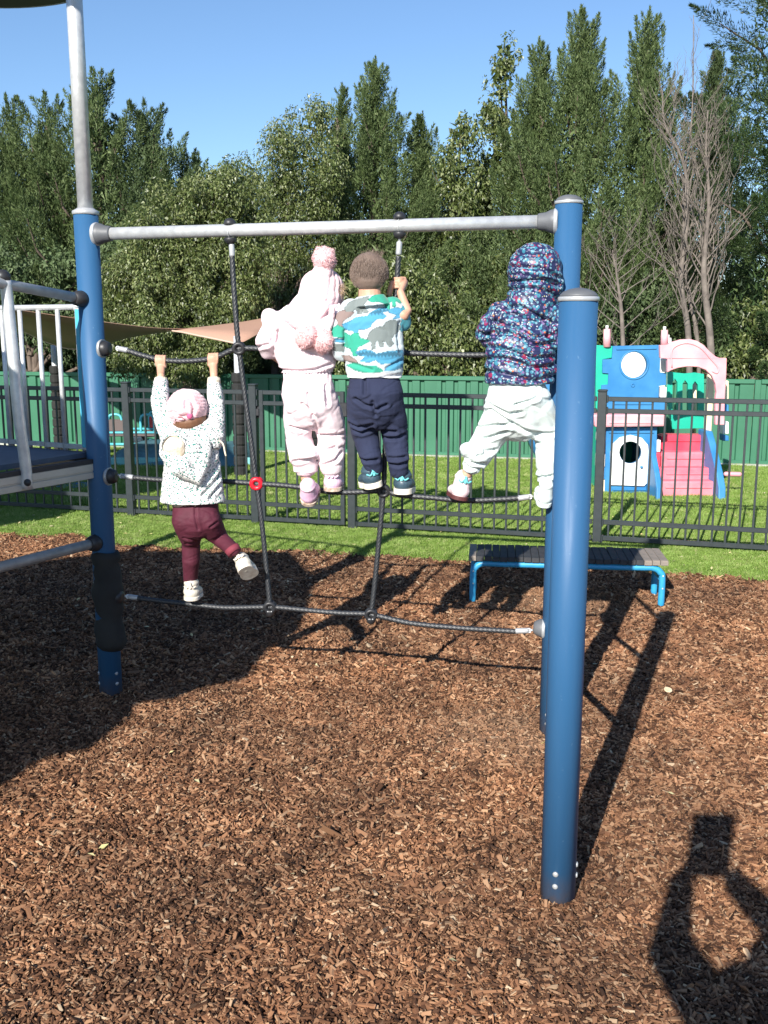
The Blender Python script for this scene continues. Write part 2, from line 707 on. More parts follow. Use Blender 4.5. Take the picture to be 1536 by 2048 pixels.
def add_patches(m):
    """older grey-brown, redder and paler drifts of bark, by where each chip lies"""
    nt = m.node_tree
    N, L = nt.nodes, nt.links
    b = N['Principled BSDF']
    src = b.inputs['Base Color'].links[0].from_socket
    oi = N.new('ShaderNodeObjectInfo')
    cur = src
    for sc_, lo, hi, ca, cb in ((0.8, .38, .62, (0.78, 0.80, 0.82), (1.10, 1.06, 1.02)), (2.6, .36, .66, (0.76, 0.75, 0.74), (1.16, 1.14, 1.10)), (7.0, .40, .70, (0.80, 0.78, 0.76), (1.18, 1.16, 1.14))):
        nz = N.new('ShaderNodeTexNoise')
        nz.inputs['Scale'].default_value = sc_
        nz.inputs['Detail'].default_value = 2
        L.new(oi.outputs['Location'], nz.inputs['Vector'])
        rp = N.new('ShaderNodeValToRGB')
        rp.color_ramp.elements[0].position = lo
        rp.color_ramp.elements[1].position = hi
        rp.color_ramp.elements[0].color = (*ca, 1)
        rp.color_ramp.elements[1].color = (*cb, 1)
        L.new(nz.outputs[0], rp.inputs[0])
        mx = N.new('ShaderNodeMix')
        mx.data_type = 'RGBA'
        mx.blend_type = 'MULTIPLY'
        mx.inputs['Factor'].default_value = 1
        L.new(cur, mx.inputs['A'])
        L.new(rp.outputs[0], mx.inputs['B'])
        cur = mx.outputs['Result']
    # pale fresh chips scuffed round the foot of the rear blue post and under the bench
    for cx, cy, rr in ((0.50, 3.95, .42), (1.15, 6.15, .65)):
        vd = N.new('ShaderNodeVectorMath')
        vd.operation = 'DISTANCE'
        vd.inputs[1].default_value = (cx, cy, 0)
        L.new(oi.outputs['Location'], vd.inputs[0])
        mr = N.new('ShaderNodeMapRange')
        mr.inputs['From Min'].default_value = rr
        mr.inputs['From Max'].default_value = rr * .3
        mr.inputs['To Max'].default_value = 0.14
        L.new(vd.outputs['Value'], mr.inputs['Value'])
        mx = N.new('ShaderNodeMix')
        mx.data_type = 'RGBA'
        mx.blend_type = 'MIX'
        L.new(mr.outputs[0], mx.inputs['Factor'])
        L.new(cur, mx.inputs['A'])
        mx.inputs['B'].default_value = (0.42, 0.29, 0.19, 1)
        cur = mx.outputs['Result']
    L.new(cur, b.inputs['Base Color'])


add_patches(M_CHIP)
protos = []
for k in range(9):
    r = random.Random(k)
    L_, Wd, T_ = r.uniform(0.012, 0.024), r.uniform(0.0030, 0.0078), r.uniform(0.0014, 0.0042)
    if k > 6:
        L_, Wd = r.uniform(0.010, 0.014), r.uniform(0.007, 0.010)
    q = MB()
    a, b_, c = r.uniform(.3, 1), r.uniform(.3, 1), r.uniform(-.5, .5) * Wd
    vs = [(-L_, -Wd * a, -T_), (L_, -Wd * b_ + c, -T_), (L_ * .8, Wd + c, -T_), (-L_ * .9, Wd * .8, -T_),
          (-L_ * .95, -Wd * a * .8, T_), (L_ * .85, -Wd * b_ + c, T_ * .6), (L_, Wd * .7 + c, T_), (-L_ * .75, Wd * .7, T_ * .8)]
    q.add(vs, [(0, 3, 2, 1), (4, 5, 6, 7), (0, 1, 5, 4), (1, 2, 6, 5), (2, 3, 7, 6), (3, 0, 4, 7)])
    protos.append(proto('chip_shape', q, M_CHIP))


def chip_field(y0, y1, dens, size, seed):
    r = np.random.default_rng(seed)
    xw = 0.43 * y1 + 0.6
    n = int((y1 - y0) * 2 * xw * dens)
    P = np.column_stack([r.uniform(-xw, xw, n), r.uniform(y0, y1, n)])
    P = P[np.abs(P[:, 0]) < 0.43 * P[:, 1] + 0.55]
    keep = P[:, 1] < edge_y(P[:, 0]) + r.normal(0, 0.03, len(P)) + 0.01
    P = P[keep]
    n = len(P)
    z = mulch_z(P) + r.uniform(0.000, 0.020, n)
    near = np.clip((P[:, 1] - edge_y(P[:, 0]) + 0.12) / 0.12, 0, 1)
    z += near * 0.016
    rot = np.column_stack([r.normal(0, 0.55, n), r.normal(0, 0.36, n), r.uniform(0, 6.283, n)])
    s = r.lognormal(0, 0.32, n) * size
    scl = np.column_stack([s * r.uniform(.75, 1.25, n), s, s])
    return np.column_stack([P, z]), rot, scl, r.integers(0, len(protos), n)


parts = [chip_field(1.3, 2.9, 34000, 0.55, 1), chip_field(2.9, 4.6, 24000, 0.62, 2), chip_field(4.6, 8.6, 13500, 0.78, 3)]
cat_ = [np.concatenate([p[i] for p in parts]) for i in range(4)]
scatter('bark_mulch', *cat_, protos)

# turf blades: short tufts
M_BLADE = mat('turf_blade', (0.1, 0.2, 0.04), 0.55, objrand=[(0, (0.165, 0.265, 0.042)), (0.5, (0.225, 0.345, 0.068)), (0.85, (0.29, 0.40, 0.10)), (1, (0.44, 0.45, 0.20))], transl=0.25, spec=0.4)
gp_ = []
for k in range(5):
    r = random.Random(50 + k)
    q = MB()
    for b in range(20):
        a = r.uniform(0, 6.28)
        d = r.uniform(0, 0.05)
        x, y = d * math.cos(a), d * math.sin(a)
        a2 = r.uniform(0, 6.28)
        h = r.uniform(0.012, 0.021)
        lx, ly = r.uniform(-.014, .014), r.uniform(-.014, .014)
        wv = 0.0022
        q.add([(x - wv * math.cos(a2), y - wv * math.sin(a2), 0), (x + wv * math.cos(a2), y + wv * math.sin(a2), 0),
               (x + lx + wv * .5, y + ly, h), (x + lx - wv * .5, y + ly, h)], [(0, 1, 2, 3)])
    gp_.append(proto('tuft_shape', q, M_BLADE))


def grass_field(y0, y1, dens, size, seed):
    r = np.random.default_rng(seed)
    xw = 0.43 * y1 + 0.5
    n = int((y1 - y0) * 2 * xw * dens)
    P = np.column_stack([r.uniform(-xw, xw, n), r.uniform(y0, y1, n)])
    P = P[(np.abs(P[:, 0]) < 0.43 * P[:, 1] + 0.4)]
    P = P[P[:, 1] > edge_y(P[:, 0]) + r.normal(0, 0.02, len(P))]
    n = len(P)
    return (np.column_stack([P, turf_z(P) - 0.001]), np.column_stack([r.normal(0, .1, n), r.normal(0, .1, n), r.uniform(0, 6.28, n)]),
            np.repeat(r.uniform(.8, 1.25, n)[:, None] * size, 3, 1), r.integers(0, 5, n))


parts = [grass_field(5.8, 8.8, 1500, 1.0, 4), grass_field(8.8, 14.2, 620, 1.35, 5)]
cat_ = [np.concatenate([p[i] for p in parts]) for i in range(4)]
scatter('turf_grass', *cat_, gp_)

# small fallen leaves on grass and bark
M_LITTER = mat('dry_leaf', (0.5, 0.4, 0.2), 0.6, objrand=[(0, (0.45, 0.40, 0.16)), (0.5, (0.50, 0.45, 0.28)), (1, (0.62, 0.50, 0.22))])
q = MB().add([(-.018, 0, .002), (0, -.008, .005), (.02, 0, .003), (0, .008, .006)], [(0, 1, 2, 3)])
lp = [proto('leaf_shape', q, M_LITTER)]
n = 420
P = np.column_stack([RNG.uniform(-4.5, 5, n), RNG.uniform(6.6, 12.5, n)])
P = P[P[:, 1] > edge_y(P[:, 0])]
P2 = np.column_stack([RNG.uniform(-2, 2.2, 40), RNG.uniform(2.2, 7, 40)])
PP = np.vstack([P, P2])
n = len(PP)
z = np.where(PP[:, 1] > edge_y(PP[:, 0]), turf_z(PP) + 0.022, mulch_z(PP) + 0.022)
scatter('fallen_leaves', np.column_stack([PP, z]), np.column_stack([RNG.normal(0, .25, n), RNG.normal(0, .25, n), RNG.uniform(0, 6.28, n)]),
        np.repeat(RNG.uniform(.6, 1.2, n)[:, None], 3, 1), np.zeros(n, int), lp)

# round pale offcut of wood on the bark
mb = MB()
c = G(1336, 1380, 0.016)
mb.lathe([(0.014, -0.004), (0.019, -0.002), (0.020, 0.003), (0.018, 0.005)], c, (0.1, -0.3, 1), 14)
tag(mb.build('wood_offcut', mat('pale_wood', (0.72, 0.55, 0.36), 0.8, col2=(0.6, 0.43, 0.27), nscale=80)),
    'small round pale wood offcut lying on the bark chips right of the blue posts', 'wood offcut')

# ============================================================ FENCES
FB0 = Vector((-1.129 - 4.6, 8.541 + 4.6 * 0.296, 0))


def fline(x):                                     # charcoal fence line on the ground
    return Vector((x, 8.20 - 0.296 * x, 0))


DIRF = Vector((1, -0.296, 0)).normalized()
PK = 0.098                                         # picket spacing


def fence_section(x0, x1, label, gate=False, left_post=True, right_post=False, name='pool_fence', cat='fence'):
    base = fline(x0)
    t = thing(name, label, cat, base, 'picket fence sections' if not gate else None)
    ln = (fline(x1) - base).length
    rotz = math.atan2(DIRF.y, DIRF.x)
    base_z = 0.02
    g0 = 0.05 if left_post else 0.0

    def loc(d, z):
        return DIRF * d + Vector((0, 0, z))
    if left_post:
        mb = MB().box((-0.034, -0.034, base_z - 0.03), (0.034, 0.034, 1.225), bev=0.004)
        p = mb.build('post', M_FENCE)
        p.parent = t
        p.rotation_euler = (0, 0, rotz)
        cp = MB().box((-0.038, -0.038, 1.225), (0.038, 0.038, 1.243), bev=0.006).build('post_cap', M_FENCE)
        cp.parent = p
        for zz in (0.19, 0.06, 1.08, 1.17):
            mk = MB().box((0.034, -0.026, zz - 0.028), (0.046, 0.026, zz + 0.028), bev=0.003).build('rail_bracket', M_FENCE)
            mk.parent = p
    if right_post:
        mb = MB().box((-0.034, -0.034, base_z - 0.03), (0.034, 0.034, 1.225), bev=0.004)
        p = mb.build('post', M_FENCE)
        p.parent = t
        p.location = loc(ln, 0)
        p.rotation_euler = (0, 0, rotz)
    a, b = (0.04, ln - 0.04) if not gate else (0.075, ln - 0.085)
    rails = (1.17, 1.078, 0.195, 0.065)
    for z in rails:
        mb = MB().box((a, -0.014, z - 0.018), (b, 0.014, z + 0.018), bev=0.003)
        r = mb.build('rail', M_FENCE)
        r.parent = t
        r.rotation_euler = (0, 0, rotz)
    if gate:
        for d in (a, b):
            mb = MB().box((d - 0.019, -0.019, 0.05), (d + 0.019, 0.019, 1.19), bev=0.003)
            r = mb.build('gate_stile', M_FENCE)
            r.parent = t
            r.rotation_euler = (0, 0, rotz)
        for z in (0.30, 1.0):
            mb = MB()
            mb.tube([loc(0.045, z - 0.05), loc(0.045, z + 0.05)], 0.011, 10)
            mb.box((0.03, -0.03, z - 0.03), (0.06, 0.03, z + 0.03), Matrix.Rotation(rotz, 4, 'Z'), 0.003)
            hh = mb.build('gate_hinge', M_BLACK)
            hh.parent = t
        mb = MB().box((ln - 0.10, -0.045, 0.98), (ln - 0.03, -0.019, 1.10), Matrix.Rotation(rotz, 4, 'Z'), 0.006)
        hh = mb.build('gate_latch', M_BLACK)
        hh.parent = t
    n = int((b - a) / PK)
    off = (b - a - (n) * PK) / 2
    first = None
    for k in range(n + 1):
        d = a + off + k * PK
        if gate and (d - a < 0.03 or b - d < 0.03):
            continue
        if not gate and (d < 0.06 or d > ln - 0.05):
            continue
        if first is None:
            mb = MB().box((-0.008, -0.008, 0.048), (0.008, 0.008, 1.154), bev=0.002)
            first = mb.build('picket', M_FENCE)
            first.parent = t
            first.location = loc(d, 0)
            first.rotation_euler = (0, 0, rotz)
        else:
            link_copy(first, 'picket', t, loc(d, 0), (0, 0, rotz))
    return t


xp = [G(265, 1035).x, G(513, 1050).x, G(706, 1058).x, G(1187, 1085).x]
fence_section(xp[0] - 2.35, xp[0], 'charcoal picket fence section at far left behind the play platform')
fence_section(xp[0], xp[1], 'charcoal picket fence section behind the child in the speckled jacket')
fence_section(xp[1], xp[2], 'charcoal picket gate behind the child in pale pink, hung between two posts', gate=True, name='fence_gate', cat='gate')
fence_section(xp[2], xp[3], 'charcoal picket fence section behind the boy in the dinosaur jumper')
fence_section(xp[3], xp[3] + 2.42, 'charcoal picket fence section in front of the plastic playhouse, right of the blue posts', right_post=True)

# green ribbed sheet-metal boundary fence
GF0, GF1 = Vector((-7.2, 14.98, 0)), Vector((7.0, 11.73, 0))
DG = (GF1 - GF0).normalized()
gf = thing('green_metal_fence', 'low green ribbed sheet metal boundary fence running behind the lawn', 'fence', GF0)
rotg = math.atan2(DG.y, DG.x)
H_G = 1.09
bays = 6
BAY = (GF1 - GF0).length / bays


def rib_sheet(w):
    prof, x = [], 0.0
    while x < w - 0.16:
        prof += [(x, 0), (x + 0.058, 0), (x + 0.070, 0.034), (x + 0.112, 0.034), (x + 0.124, 0)]
        x += 0.164
    prof.append((w, 0))
    vs = [(a, b, 0.05) for a, b in prof] + [(a, b, H_G - 0.03) for a, b in prof]
    n = len(prof)
    vs += [(a, b + 0.004, z) for z in (0.05, H_G - 0.03) for a, b in prof]
    fs = [(i, i + 1, n + i + 1, n + i) for i in range(n - 1)] + [(2 * n + i + 1, 2 * n + i, 3 * n + i, 3 * n + i + 1) for i in range(n - 1)]
    return MB().add(vs, fs)


f_sheet = f_post = f_top = f_bot = f_cap = None
for b in range(bays + 1):
    o = DG * (b * BAY)
    if f_post is None:
        f_post = MB().box((-0.035, -0.03, 0), (0.035, 0.03, H_G), bev=0.004).build('post', M_GREEN, None)
        f_post.parent = gf
        f_post.rotation_euler = (0, 0, rotg)
    else:
        link_copy(f_post, 'post', gf, o)
    if b == bays:
        break
    if f_top is None:
        f_top = MB().box((0.038, -0.024, H_G - 0.05), (BAY - 0.038, 0.024, H_G + 0.006), bev=0.006).build('top_rail', M_GREEN)
        f_bot = MB().box((0.038, -0.024, 0.03), (BAY - 0.038, 0.024, 0.085), bev=0.006).build('bottom_rail', M_GREEN)
        for q in (f_top, f_bot):
            q.parent = gf
            q.rotation_euler = (0, 0, rotg)
    else:
        link_copy(f_top, 'top_rail', gf, o)
        link_copy(f_bot, 'bottom_rail', gf, o)
    for k in range(3):
        w = (BAY - 0.08) / 3
        oo = o + DG * (0.04 + k * w)
        if f_sheet is None:
            f_sheet = rib_sheet(w - 0.001).build('sheet', M_GREEN)
            f_sheet.parent = gf
            f_sheet.location = oo + Vector((0, 0, 0))
            f_sheet.rotation_euler = (0, 0, rotg)
        else:
            link_copy(f_sheet, 'sheet', gf, oo)
mb = MB()
m_ = Matrix.Translation(GF0) @ Matrix.Rotation(rotg, 4, 'Z')
mb.box((-1, -0.10, -0.05), (16, 0.10, 0.045), m_, 0.01)
structure(mb.build('concrete_kerb', M_CONC))


# ============================================================ TREES
def leaf_quads(C, D, S, ln, wd, curl=0.15):
    """rhombic leaves: centres, axes, side directions, lengths, widths -> verts, faces"""
    D = D / np.linalg.norm(D, axis=1)[:, None]
    S = S - D * (S * D).sum(1)[:, None]
    S /= np.linalg.norm(S, axis=1)[:, None] + 1e-9
    Nn = np.cross(D, S)
    h = (ln * 0.5)[:, None]
    w = (wd * 0.5)[:, None]
    v = np.stack([C - D * h * .8 - S * w, C - D * h * .55 + S * w - Nn * w * curl, C + D * h], 1).reshape(-1, 3)
    f = np.arange(len(C) * 3).reshape(-1, 3)
    return v, f


LEAF_CY = [(0.060, 0.096, 0.034), (0.097, 0.143, 0.052), (0.145, 0.198, 0.077), (0.205, 0.258, 0.112)]
LEAF_CB = [(0.052, 0.084, 0.034), (0.080, 0.122, 0.048), (0.115, 0.165, 0.068), (0.16, 0.21, 0.10)]
LEAF_BR = [(0.045, 0.072, 0.020), (0.085, 0.120, 0.032), (0.135, 0.175, 0.050), (0.20, 0.24, 0.085), (0.34, 0.37, 0.18)]
LEAF_PN = [(0.030, 0.060, 0.022), (0.055, 0.100, 0.034), (0.085, 0.135, 0.045), (0.13, 0.18, 0.065)]
M_CY = mat('cypress_foliage', (0.07, 0.1, 0.03), 0.6, island=LEAF_CY, col2=(0.62, 0.66, 0.55), nscale=1.6, transl=0.22, spec=0.3)
M_CB = mat('blue_green_cypress_foliage', (0.06, 0.09, 0.03), 0.6, island=LEAF_CB, col2=(0.65, 0.68, 0.6), nscale=1.6, transl=0.22, spec=0.3)
M_BR = mat('broad_leaf_foliage', (0.1, 0.15, 0.04), 0.42, island=LEAF_BR, col2=(0.60, 0.62, 0.50), nscale=1.8, transl=0.25, spec=0.5)
M_PN = mat('pine_foliage', (0.05, 0.09, 0.03), 0.5, island=LEAF_PN, col2=(0.6, 0.65, 0.6), nscale=1.8, transl=0.2)
M_DRY = mat('dry_twigs', (0.22, 0.16, 0.12), 0.9, island=[(0.10, 0.07, 0.05), (0.20, 0.15, 0.11), (0.33, 0.26, 0.20)])


def trunk_mesh(base, top, r0, wob=0.15, seed=0):
    r = random.Random(seed)
    pts = []
    for i in range(9):
        t = i / 8
        p = base.lerp(top, t)
        p += Vector((math.sin(t * 5 + seed) * wob * t, math.cos(t * 4 + seed) * wob * t, 0))
        pts.append(p)
    return pts, MB().tube(pts, [r0 * (1 - 0.85 * i / 8) for i in range(9)], 9)


def conifer(base, H, Rr, label, seed, m=None, n_plume=150, per=400, z0=0.2, leaf=(0.058, 0.0170), up=1.35, tipspread=0.62, kind='cypress_tree', cat='tree', power=1.18, group='trees beyond the green fence', lead=1.0):
    """upright feathery plumes on a tapering crown; the inside is closed with larger sprays"""
    m = m or M_CY
    rng = np.random.default_rng(seed)
    t = thing(kind, label, cat, base, group)
    tp, mb = trunk_mesh(base, base + Vector((0, 0, H * 0.90)), 0.13 + 0.01 * H, 0.08, seed)
    mb.build('trunk', M_BARK, t)
    Cs, Ds, Ss, Ls, Ws = [], [], [], [], []
    lim = MB()
    B0 = np.array(base)

    def env(u):
        return min(Rr * 1.75 * (1 - u) ** power + 0.06, Rr * 0.95)

    def plume(tip, ax, L_, wd, dens):
        ax = ax / np.linalg.norm(ax)
        rt = tip - ax * L_
        nl = int(per * dens * (0.4 + L_) * (wd / 0.25))
        s = rng.random(nl) ** 0.8
        prof = np.interp(s, [0, .25, .55, .85, 1], [.55, 1.0, .85, .42, .06])
        a = rng.uniform(0, 2 * math.pi, nl)
        e1 = np.cross(ax, [0.13, 0.2, 1.0])
        e1 /= np.linalg.norm(e1) + 1e-6
        e2 = np.cross(ax, e1)
        ragged = 0.75 + 0.38 * np.sin(s * 23 + a * 3 + seed) * np.cos(a * 2 + s * 9)
        rr = rng.random(nl) ** 0.42 * wd * prof * ragged
        rdir = np.cos(a)[:, None] * e1 + np.sin(a)[:, None] * e2
        Cs.append(rt + ax * (s * L_)[:, None] + rdir * rr[:, None])
        Ds.append(ax * 1.0 + rdir * 0.85 + rng.normal(0, 0.26, (nl, 3)) + [0, 0, .25])
        Ss.append(rng.normal(0, 1, (nl, 3)))
        Ls.append(rng.uniform(0.55, 1.5, nl) * leaf[0])
        Ws.append(rng.uniform(0.7, 1.3, nl) * leaf[1])
        return rt
    # leading tips at the very top
    for k in range(5):
        hh = H * (1 - 0.045 * k * lead) if k else H
        off = rng.normal(0, 1, 2) * (0.06 + 0.07 * k) * (k > 0)
        plume(B0 + [off[0], off[1], hh], np.array([off[0] * .5, off[1] * .5, 1.0]), 1.15, 0.20 + .03 * k, 1.0)
    for k in range(int(n_plume * 0.62)):
        u = (z0 + (H - z0) * (k + rng.random()) / (n_plume * 0.62)) / H * 0.96
        e = env(u) * rng.uniform(0.68, 1.10)
        az = rng.uniform(0, 2 * math.pi) if rng.random() < 0.30 else rng.uniform(math.pi * .95, 2.05 * math.pi)
        out = np.array([math.cos(az), math.sin(az), 0.0])
        ax = out * rng.uniform(.6, 1.2) + np.array([0, 0, up * (0.55 + 0.8 * u)]) + rng.normal(0, .18, 3)
        L_ = rng.uniform(0.8, 1.6) * (0.72 + 0.35 * (1 - u))
        wd = rng.uniform(0.17, 0.40) * (0.60 + 0.70 * (1 - u))
        tip = B0 + [0, 0, min(u * H + L_ * .35, H * .985)] + out * e
        rt = plume(tip, ax, L_, wd, 1.0)
        if k % 4 == 0:
            lim.tube([Vector((base.x, base.y, max(0.3, rt[2] - e * .7))), Vector(rt), Vector(rt * .4 + tip * .6)], [0.035, 0.02, 0.006], 5, caps=False)
    ni = int(n_plume * 26)
    hz = rng.uniform(z0, H * 0.86, ni)
    en = np.minimum(Rr * 1.55 * (1 - hz / H) ** power, Rr * .92)
    rr = en * 0.55 * np.sqrt(rng.random(ni))
    a = rng.uniform(0, 2 * math.pi, ni)
    Cs.append(np.column_stack([base.x + rr * np.cos(a), base.y + rr * np.sin(a), base.z + hz]))
    Ds.append(rng.normal(0, 1, (ni, 3)) + [0, 0, 1.2])
    Ss.append(rng.normal(0, 1, (ni, 3)))
    Ls.append(rng.uniform(1.8, 3.4, ni) * leaf[0])
    Ws.append(rng.uniform(2.0, 3.6, ni) * leaf[1])
    v, f = leaf_quads(np.vstack(Cs), np.vstack(Ds), np.vstack(Ss), np.concatenate(Ls), np.concatenate(Ws))
    fastmesh('crown', v, f, m, t)
    lim.build('branch_wood', M_BARK, t)
    return t


def broadleaf(base, H, blobs, label, seed, m=None, dens=1500, leaf=(0.075, 0.034), kind='leafy_tree', droop=-0.9, group='trees beyond the green fence', cat='tree'):
    """blobs: (dx, dy, z, r, rz) foliage masses that make up the crown"""
    m = m or M_BR
    rng = np.random.default_rng(seed)
    t = thing(kind, label, cat, base, group)
    lim = MB()
    tp, mb = trunk_mesh(base, base + Vector((0, 0, H * 0.8)), 0.16, 0.12, seed)
    mb.build('trunk', M_BARK, t)
    Cs, Ds, Ls = [], [], []
    for (dx, dy, z, r_, rz) in blobs:
        c = np.array([base.x + dx, base.y + dy, z])
        lim.tube([Vector((base.x, base.y, max(0.4, z * 0.55))), Vector((base.x + dx * .5, base.y + dy * .5, z * .8)), Vector(c)], [0.05, 0.03, 0.012], 5, caps=False)
        ns = max(6, int(26 * r_ * r_ * 4))
        for k in range(ns):                           # sub-clumps on the shell of each mass
            d = rng.normal(0, 1, 3)
            d /= np.linalg.norm(d)
            if d[1] > 0.3 and rng.random() < 0.6:
                d[1] *= -1
            sc_ = c + d * np.array([r_, r_, rz]) * rng.uniform(0.55, 1.08)
            sr = rng.uniform(0.13, 0.30) * (0.6 + 0.5 * r_)
            nl = int(dens * sr * sr * 4 * rng.uniform(.6, 1.2))
            q = rng.normal(0, 1, (nl, 3))
            q /= np.linalg.norm(q, axis=1)[:, None]
            C = sc_ + q * sr * (rng.random(nl)[:, None] ** 0.45) * [1, 1, 1.15]
            Cs.append(C)
            Ds.append(q * 0.6 + rng.normal(0, .5, (nl, 3)) + [0, -0.15, droop])
            Ls.append(rng.uniform(.6, 1.3, nl))
        ni = int(420 * r_ * r_ * rz * 4)
        q = rng.normal(0, 1, (ni, 3))
        q /= np.linalg.norm(q, axis=1)[:, None]
        Cs.append(c + q * np.array([r_, r_, rz]) * 0.62 * (rng.random(ni)[:, None] ** 0.33))
        Ds.append(rng.normal(0, 1, (ni, 3)))
        Ls.append(rng.uniform(1.6, 3.0, ni))
    C, D, Ln = np.vstack(Cs), np.vstack(Ds), np.concatenate(Ls)
    v, f = leaf_quads(C, D, rng.normal(0, 1, C.shape) * [1, .6, .6], Ln * leaf[0], Ln * leaf[1] * rng.uniform(.8, 1.2, len(Ln)), 0.3)
    fastmesh('crown', v, f, m, t)
    lim.build('branch_wood', M_BARK, t)
    return t


def at(x, Y):
    return Vector((W(x, 700, Y).x, Y, 0))


def hgt(y, Y):
    return W(768, y, Y).z


# left cypresses
conifer(at(-60, 16.5), hgt(215, 16.5), 1.89, 'dark cypress cut off by the left edge of the photo', 1, M_CB, 150, power=0.88)
conifer(at(45, 17.0), hgt(185, 17), 1.81, 'cypress whose thin pointed top stands just left of the steel pole', 2, M_CY, 170, power=0.88)
conifer(at(118, 16.8), hgt(180, 16.8), 1.59, 'bushy cypress directly behind the tall steel pole', 23, M_CY, 150, power=0.88)
conifer(at(215, 16.6), hgt(133, 16.6), 1.96, 'tallest cypress of the left clump, with a narrow leading tip right of the steel pole', 3, M_CY, 210, power=0.88)
conifer(at(308, 16.9), hgt(195, 16.9), 1.81, 'blue green cypress with a squarish top between the steel pole and the open sky', 4, M_CB, 190, power=0.88)
conifer(at(385, 17.3), hgt(292, 17.3), 1.38, 'low dark cypress at the right end of the left clump', 5, M_CB, 130, power=0.88)
# middle
conifer(at(688, 17.6), hgt(165, 17.6), 1.23, 'slim cypress with a separate small peak left of the middle tree', 6, M_CY, 110)
conifer(at(752, 17.2), hgt(112, 17.2), 1.81, 'tallest pointed cypress in the middle, above the two children on the rope', 7, M_CY, 220)
conifer(at(842, 17.4), hgt(222, 17.4), 1.38, 'rounded cypress shoulder right of the middle peak, above the crossbar clamp', 8, M_CY, 150)
# right
conifer(at(1062, 17.0), hgt(72, 17.0), 1.67, 'narrow cypress with a single dark spike above the right end of the crossbar', 9, M_CY, 190)
conifer(at(1140, 16.6), hgt(8, 16.6), 2.25, 'broad cypress with a ragged double top behind the blue posts', 10, M_CY, 270, up=2.2)
conifer(at(1268, 16.4), hgt(12, 16.4), 1.96, 'cypress with a tall leaning plume left of the bare trees', 11, M_CY, 210, up=2.3)
conifer(at(1400, 17.0), hgt(95, 17.0), 2.10, 'feathery cypress behind the two bare trees', 12, M_CB, 200, up=1.7)
conifer(at(1590, 13.9), hgt(-420, 13.9), 1.81, 'dark pine with long sweeping boughs cut off by the right edge', 13, M_PN, 340, up=0.35, kind='pine_tree', leaf=(0.055, 0.0125), power=0.55, per=760)
conifer(at(960, 17.5), hgt(300, 17.5), 1.45, 'low cypress between the boy and the child in the puffer jacket', 14, M_CY, 130)

# broadleaf trees
def blobset(spec, base, Y):
    out = []
    for (x, y, rp, rz) in spec:
        p = W(x, y, Y)
        out.append((p.x - base.x, random.uniform(-.25, .25), p.z, px(rp, Y), px(rz, Y)))
    return out


b0 = at(380, 13.9)
broadleaf(b0, hgt(400, 13.9), blobset([(300, 520, 70, 90), (380, 450, 75, 90), (470, 400, 70, 85), (330, 620, 80, 90), (420, 560, 80, 90), (500, 500, 60, 80),
          (290, 690, 55, 55), (370, 700, 70, 60), (450, 650, 65, 75), (505, 590, 50, 70), (250, 600, 45, 80), (440, 385, 35, 40), (400, 735, 60, 25)], b0, 13.9),
          'drooping broad leaved tree hanging over the green fence behind the child in the speckled jacket', 21, dens=2100, leaf=(0.054, 0.023))
b0 = at(560, 16.3)
broadleaf(b0, hgt(230, 16.3), blobset([(625, 255, 45, 60), (590, 330, 60, 70), (640, 380, 60, 80), (540, 390, 50, 60), (560, 450, 70, 80), (640, 480, 60, 80), (490, 440, 50, 60),
          (560, 560, 60, 80), (650, 600, 60, 80), (470, 360, 42, 45), (610, 690, 70, 60)], b0, 16.3),
          'olive green broad leaved tree behind the crossbar, left of the tallest middle cypress', 22, dens=1700, leaf=(0.054, 0.022))
b0 = at(905, 16.8)
broadleaf(b0, hgt(240, 16.8), blobset([(920, 270, 32, 45), (905, 340, 38, 55), (925, 420, 50, 60), (900, 500, 55, 70), (960, 580, 60, 70), (880, 620, 55, 70)], b0, 16.8),
          'small leaved tree rising in the gap between the middle and right cypresses', 24, dens=1000)
b0 = at(1012, 17.4)
broadleaf(b0, hgt(80, 17.4), blobset([(1010, 110, 24, 35), (1000, 170, 32, 50), (985, 240, 40, 55), (1010, 330, 50, 70)], b0, 17.4),
          'thin leafy tree with a pale top just left of the cypress spike', 25, dens=900)
# scrub behind the green fence
b0 = at(900, 14.6)
broadleaf(b0, 2.6, blobset([(690, 690, 50, 60), (760, 640, 55, 60), (820, 690, 60, 60), (880, 720, 55, 45), (930, 690, 50, 50), (860, 620, 60, 60), (700, 600, 50, 60), (1000, 700, 50, 50), (780, 740, 60, 25), (950, 740, 60, 25), (800, 560, 50, 50)], b0, 14.6),
          'tangled green shrub behind the boy, above the green fence', 26, dens=900, kind='shrub', cat='shrub', group='shrubs behind the green fence')
b0 = at(1230, 14.8)
broadleaf(b0, 2.4, blobset([(1180, 700, 60, 50), (1240, 640, 60, 55), (1310, 690, 55, 50), (1190, 610, 50, 45), (1290, 600, 45, 45), (1100, 700, 50, 50), (1450, 700, 55, 45)], b0, 14.8),
          'dull brownish green shrub behind the roof of the plastic playhouse', 27, dens=700, kind='shrub', cat='shrub', m=M_CB, group='shrubs behind the green fence')
b0 = at(1520, 13.6)
broadleaf(b0, 2.4, blobset([(1530, 640, 50, 45), (1515, 720, 50, 45), (1565, 690, 60, 60), (1590, 560, 50, 50)], b0, 13.6),
          'bright green bush at the right edge behind the green fence', 28, dens=900, kind='shrub', cat='shrub', group='shrubs behind the green fence')
b0 = at(60, 14.9)
broadleaf(b0, 2.6, blobset([(-30, 650, 60, 60), (40, 620, 60, 55), (110, 660, 60, 50), (180, 640, 55, 55), (230, 700, 40, 40), (20, 560, 60, 50), (150, 560, 60, 50), (250, 500, 45, 60)], b0, 14.9),
          'dark shrub behind the platform railing, beneath the left cypresses', 29, dens=800, kind='shrub', cat='shrub', m=M_CB, group='shrubs behind the green fence')
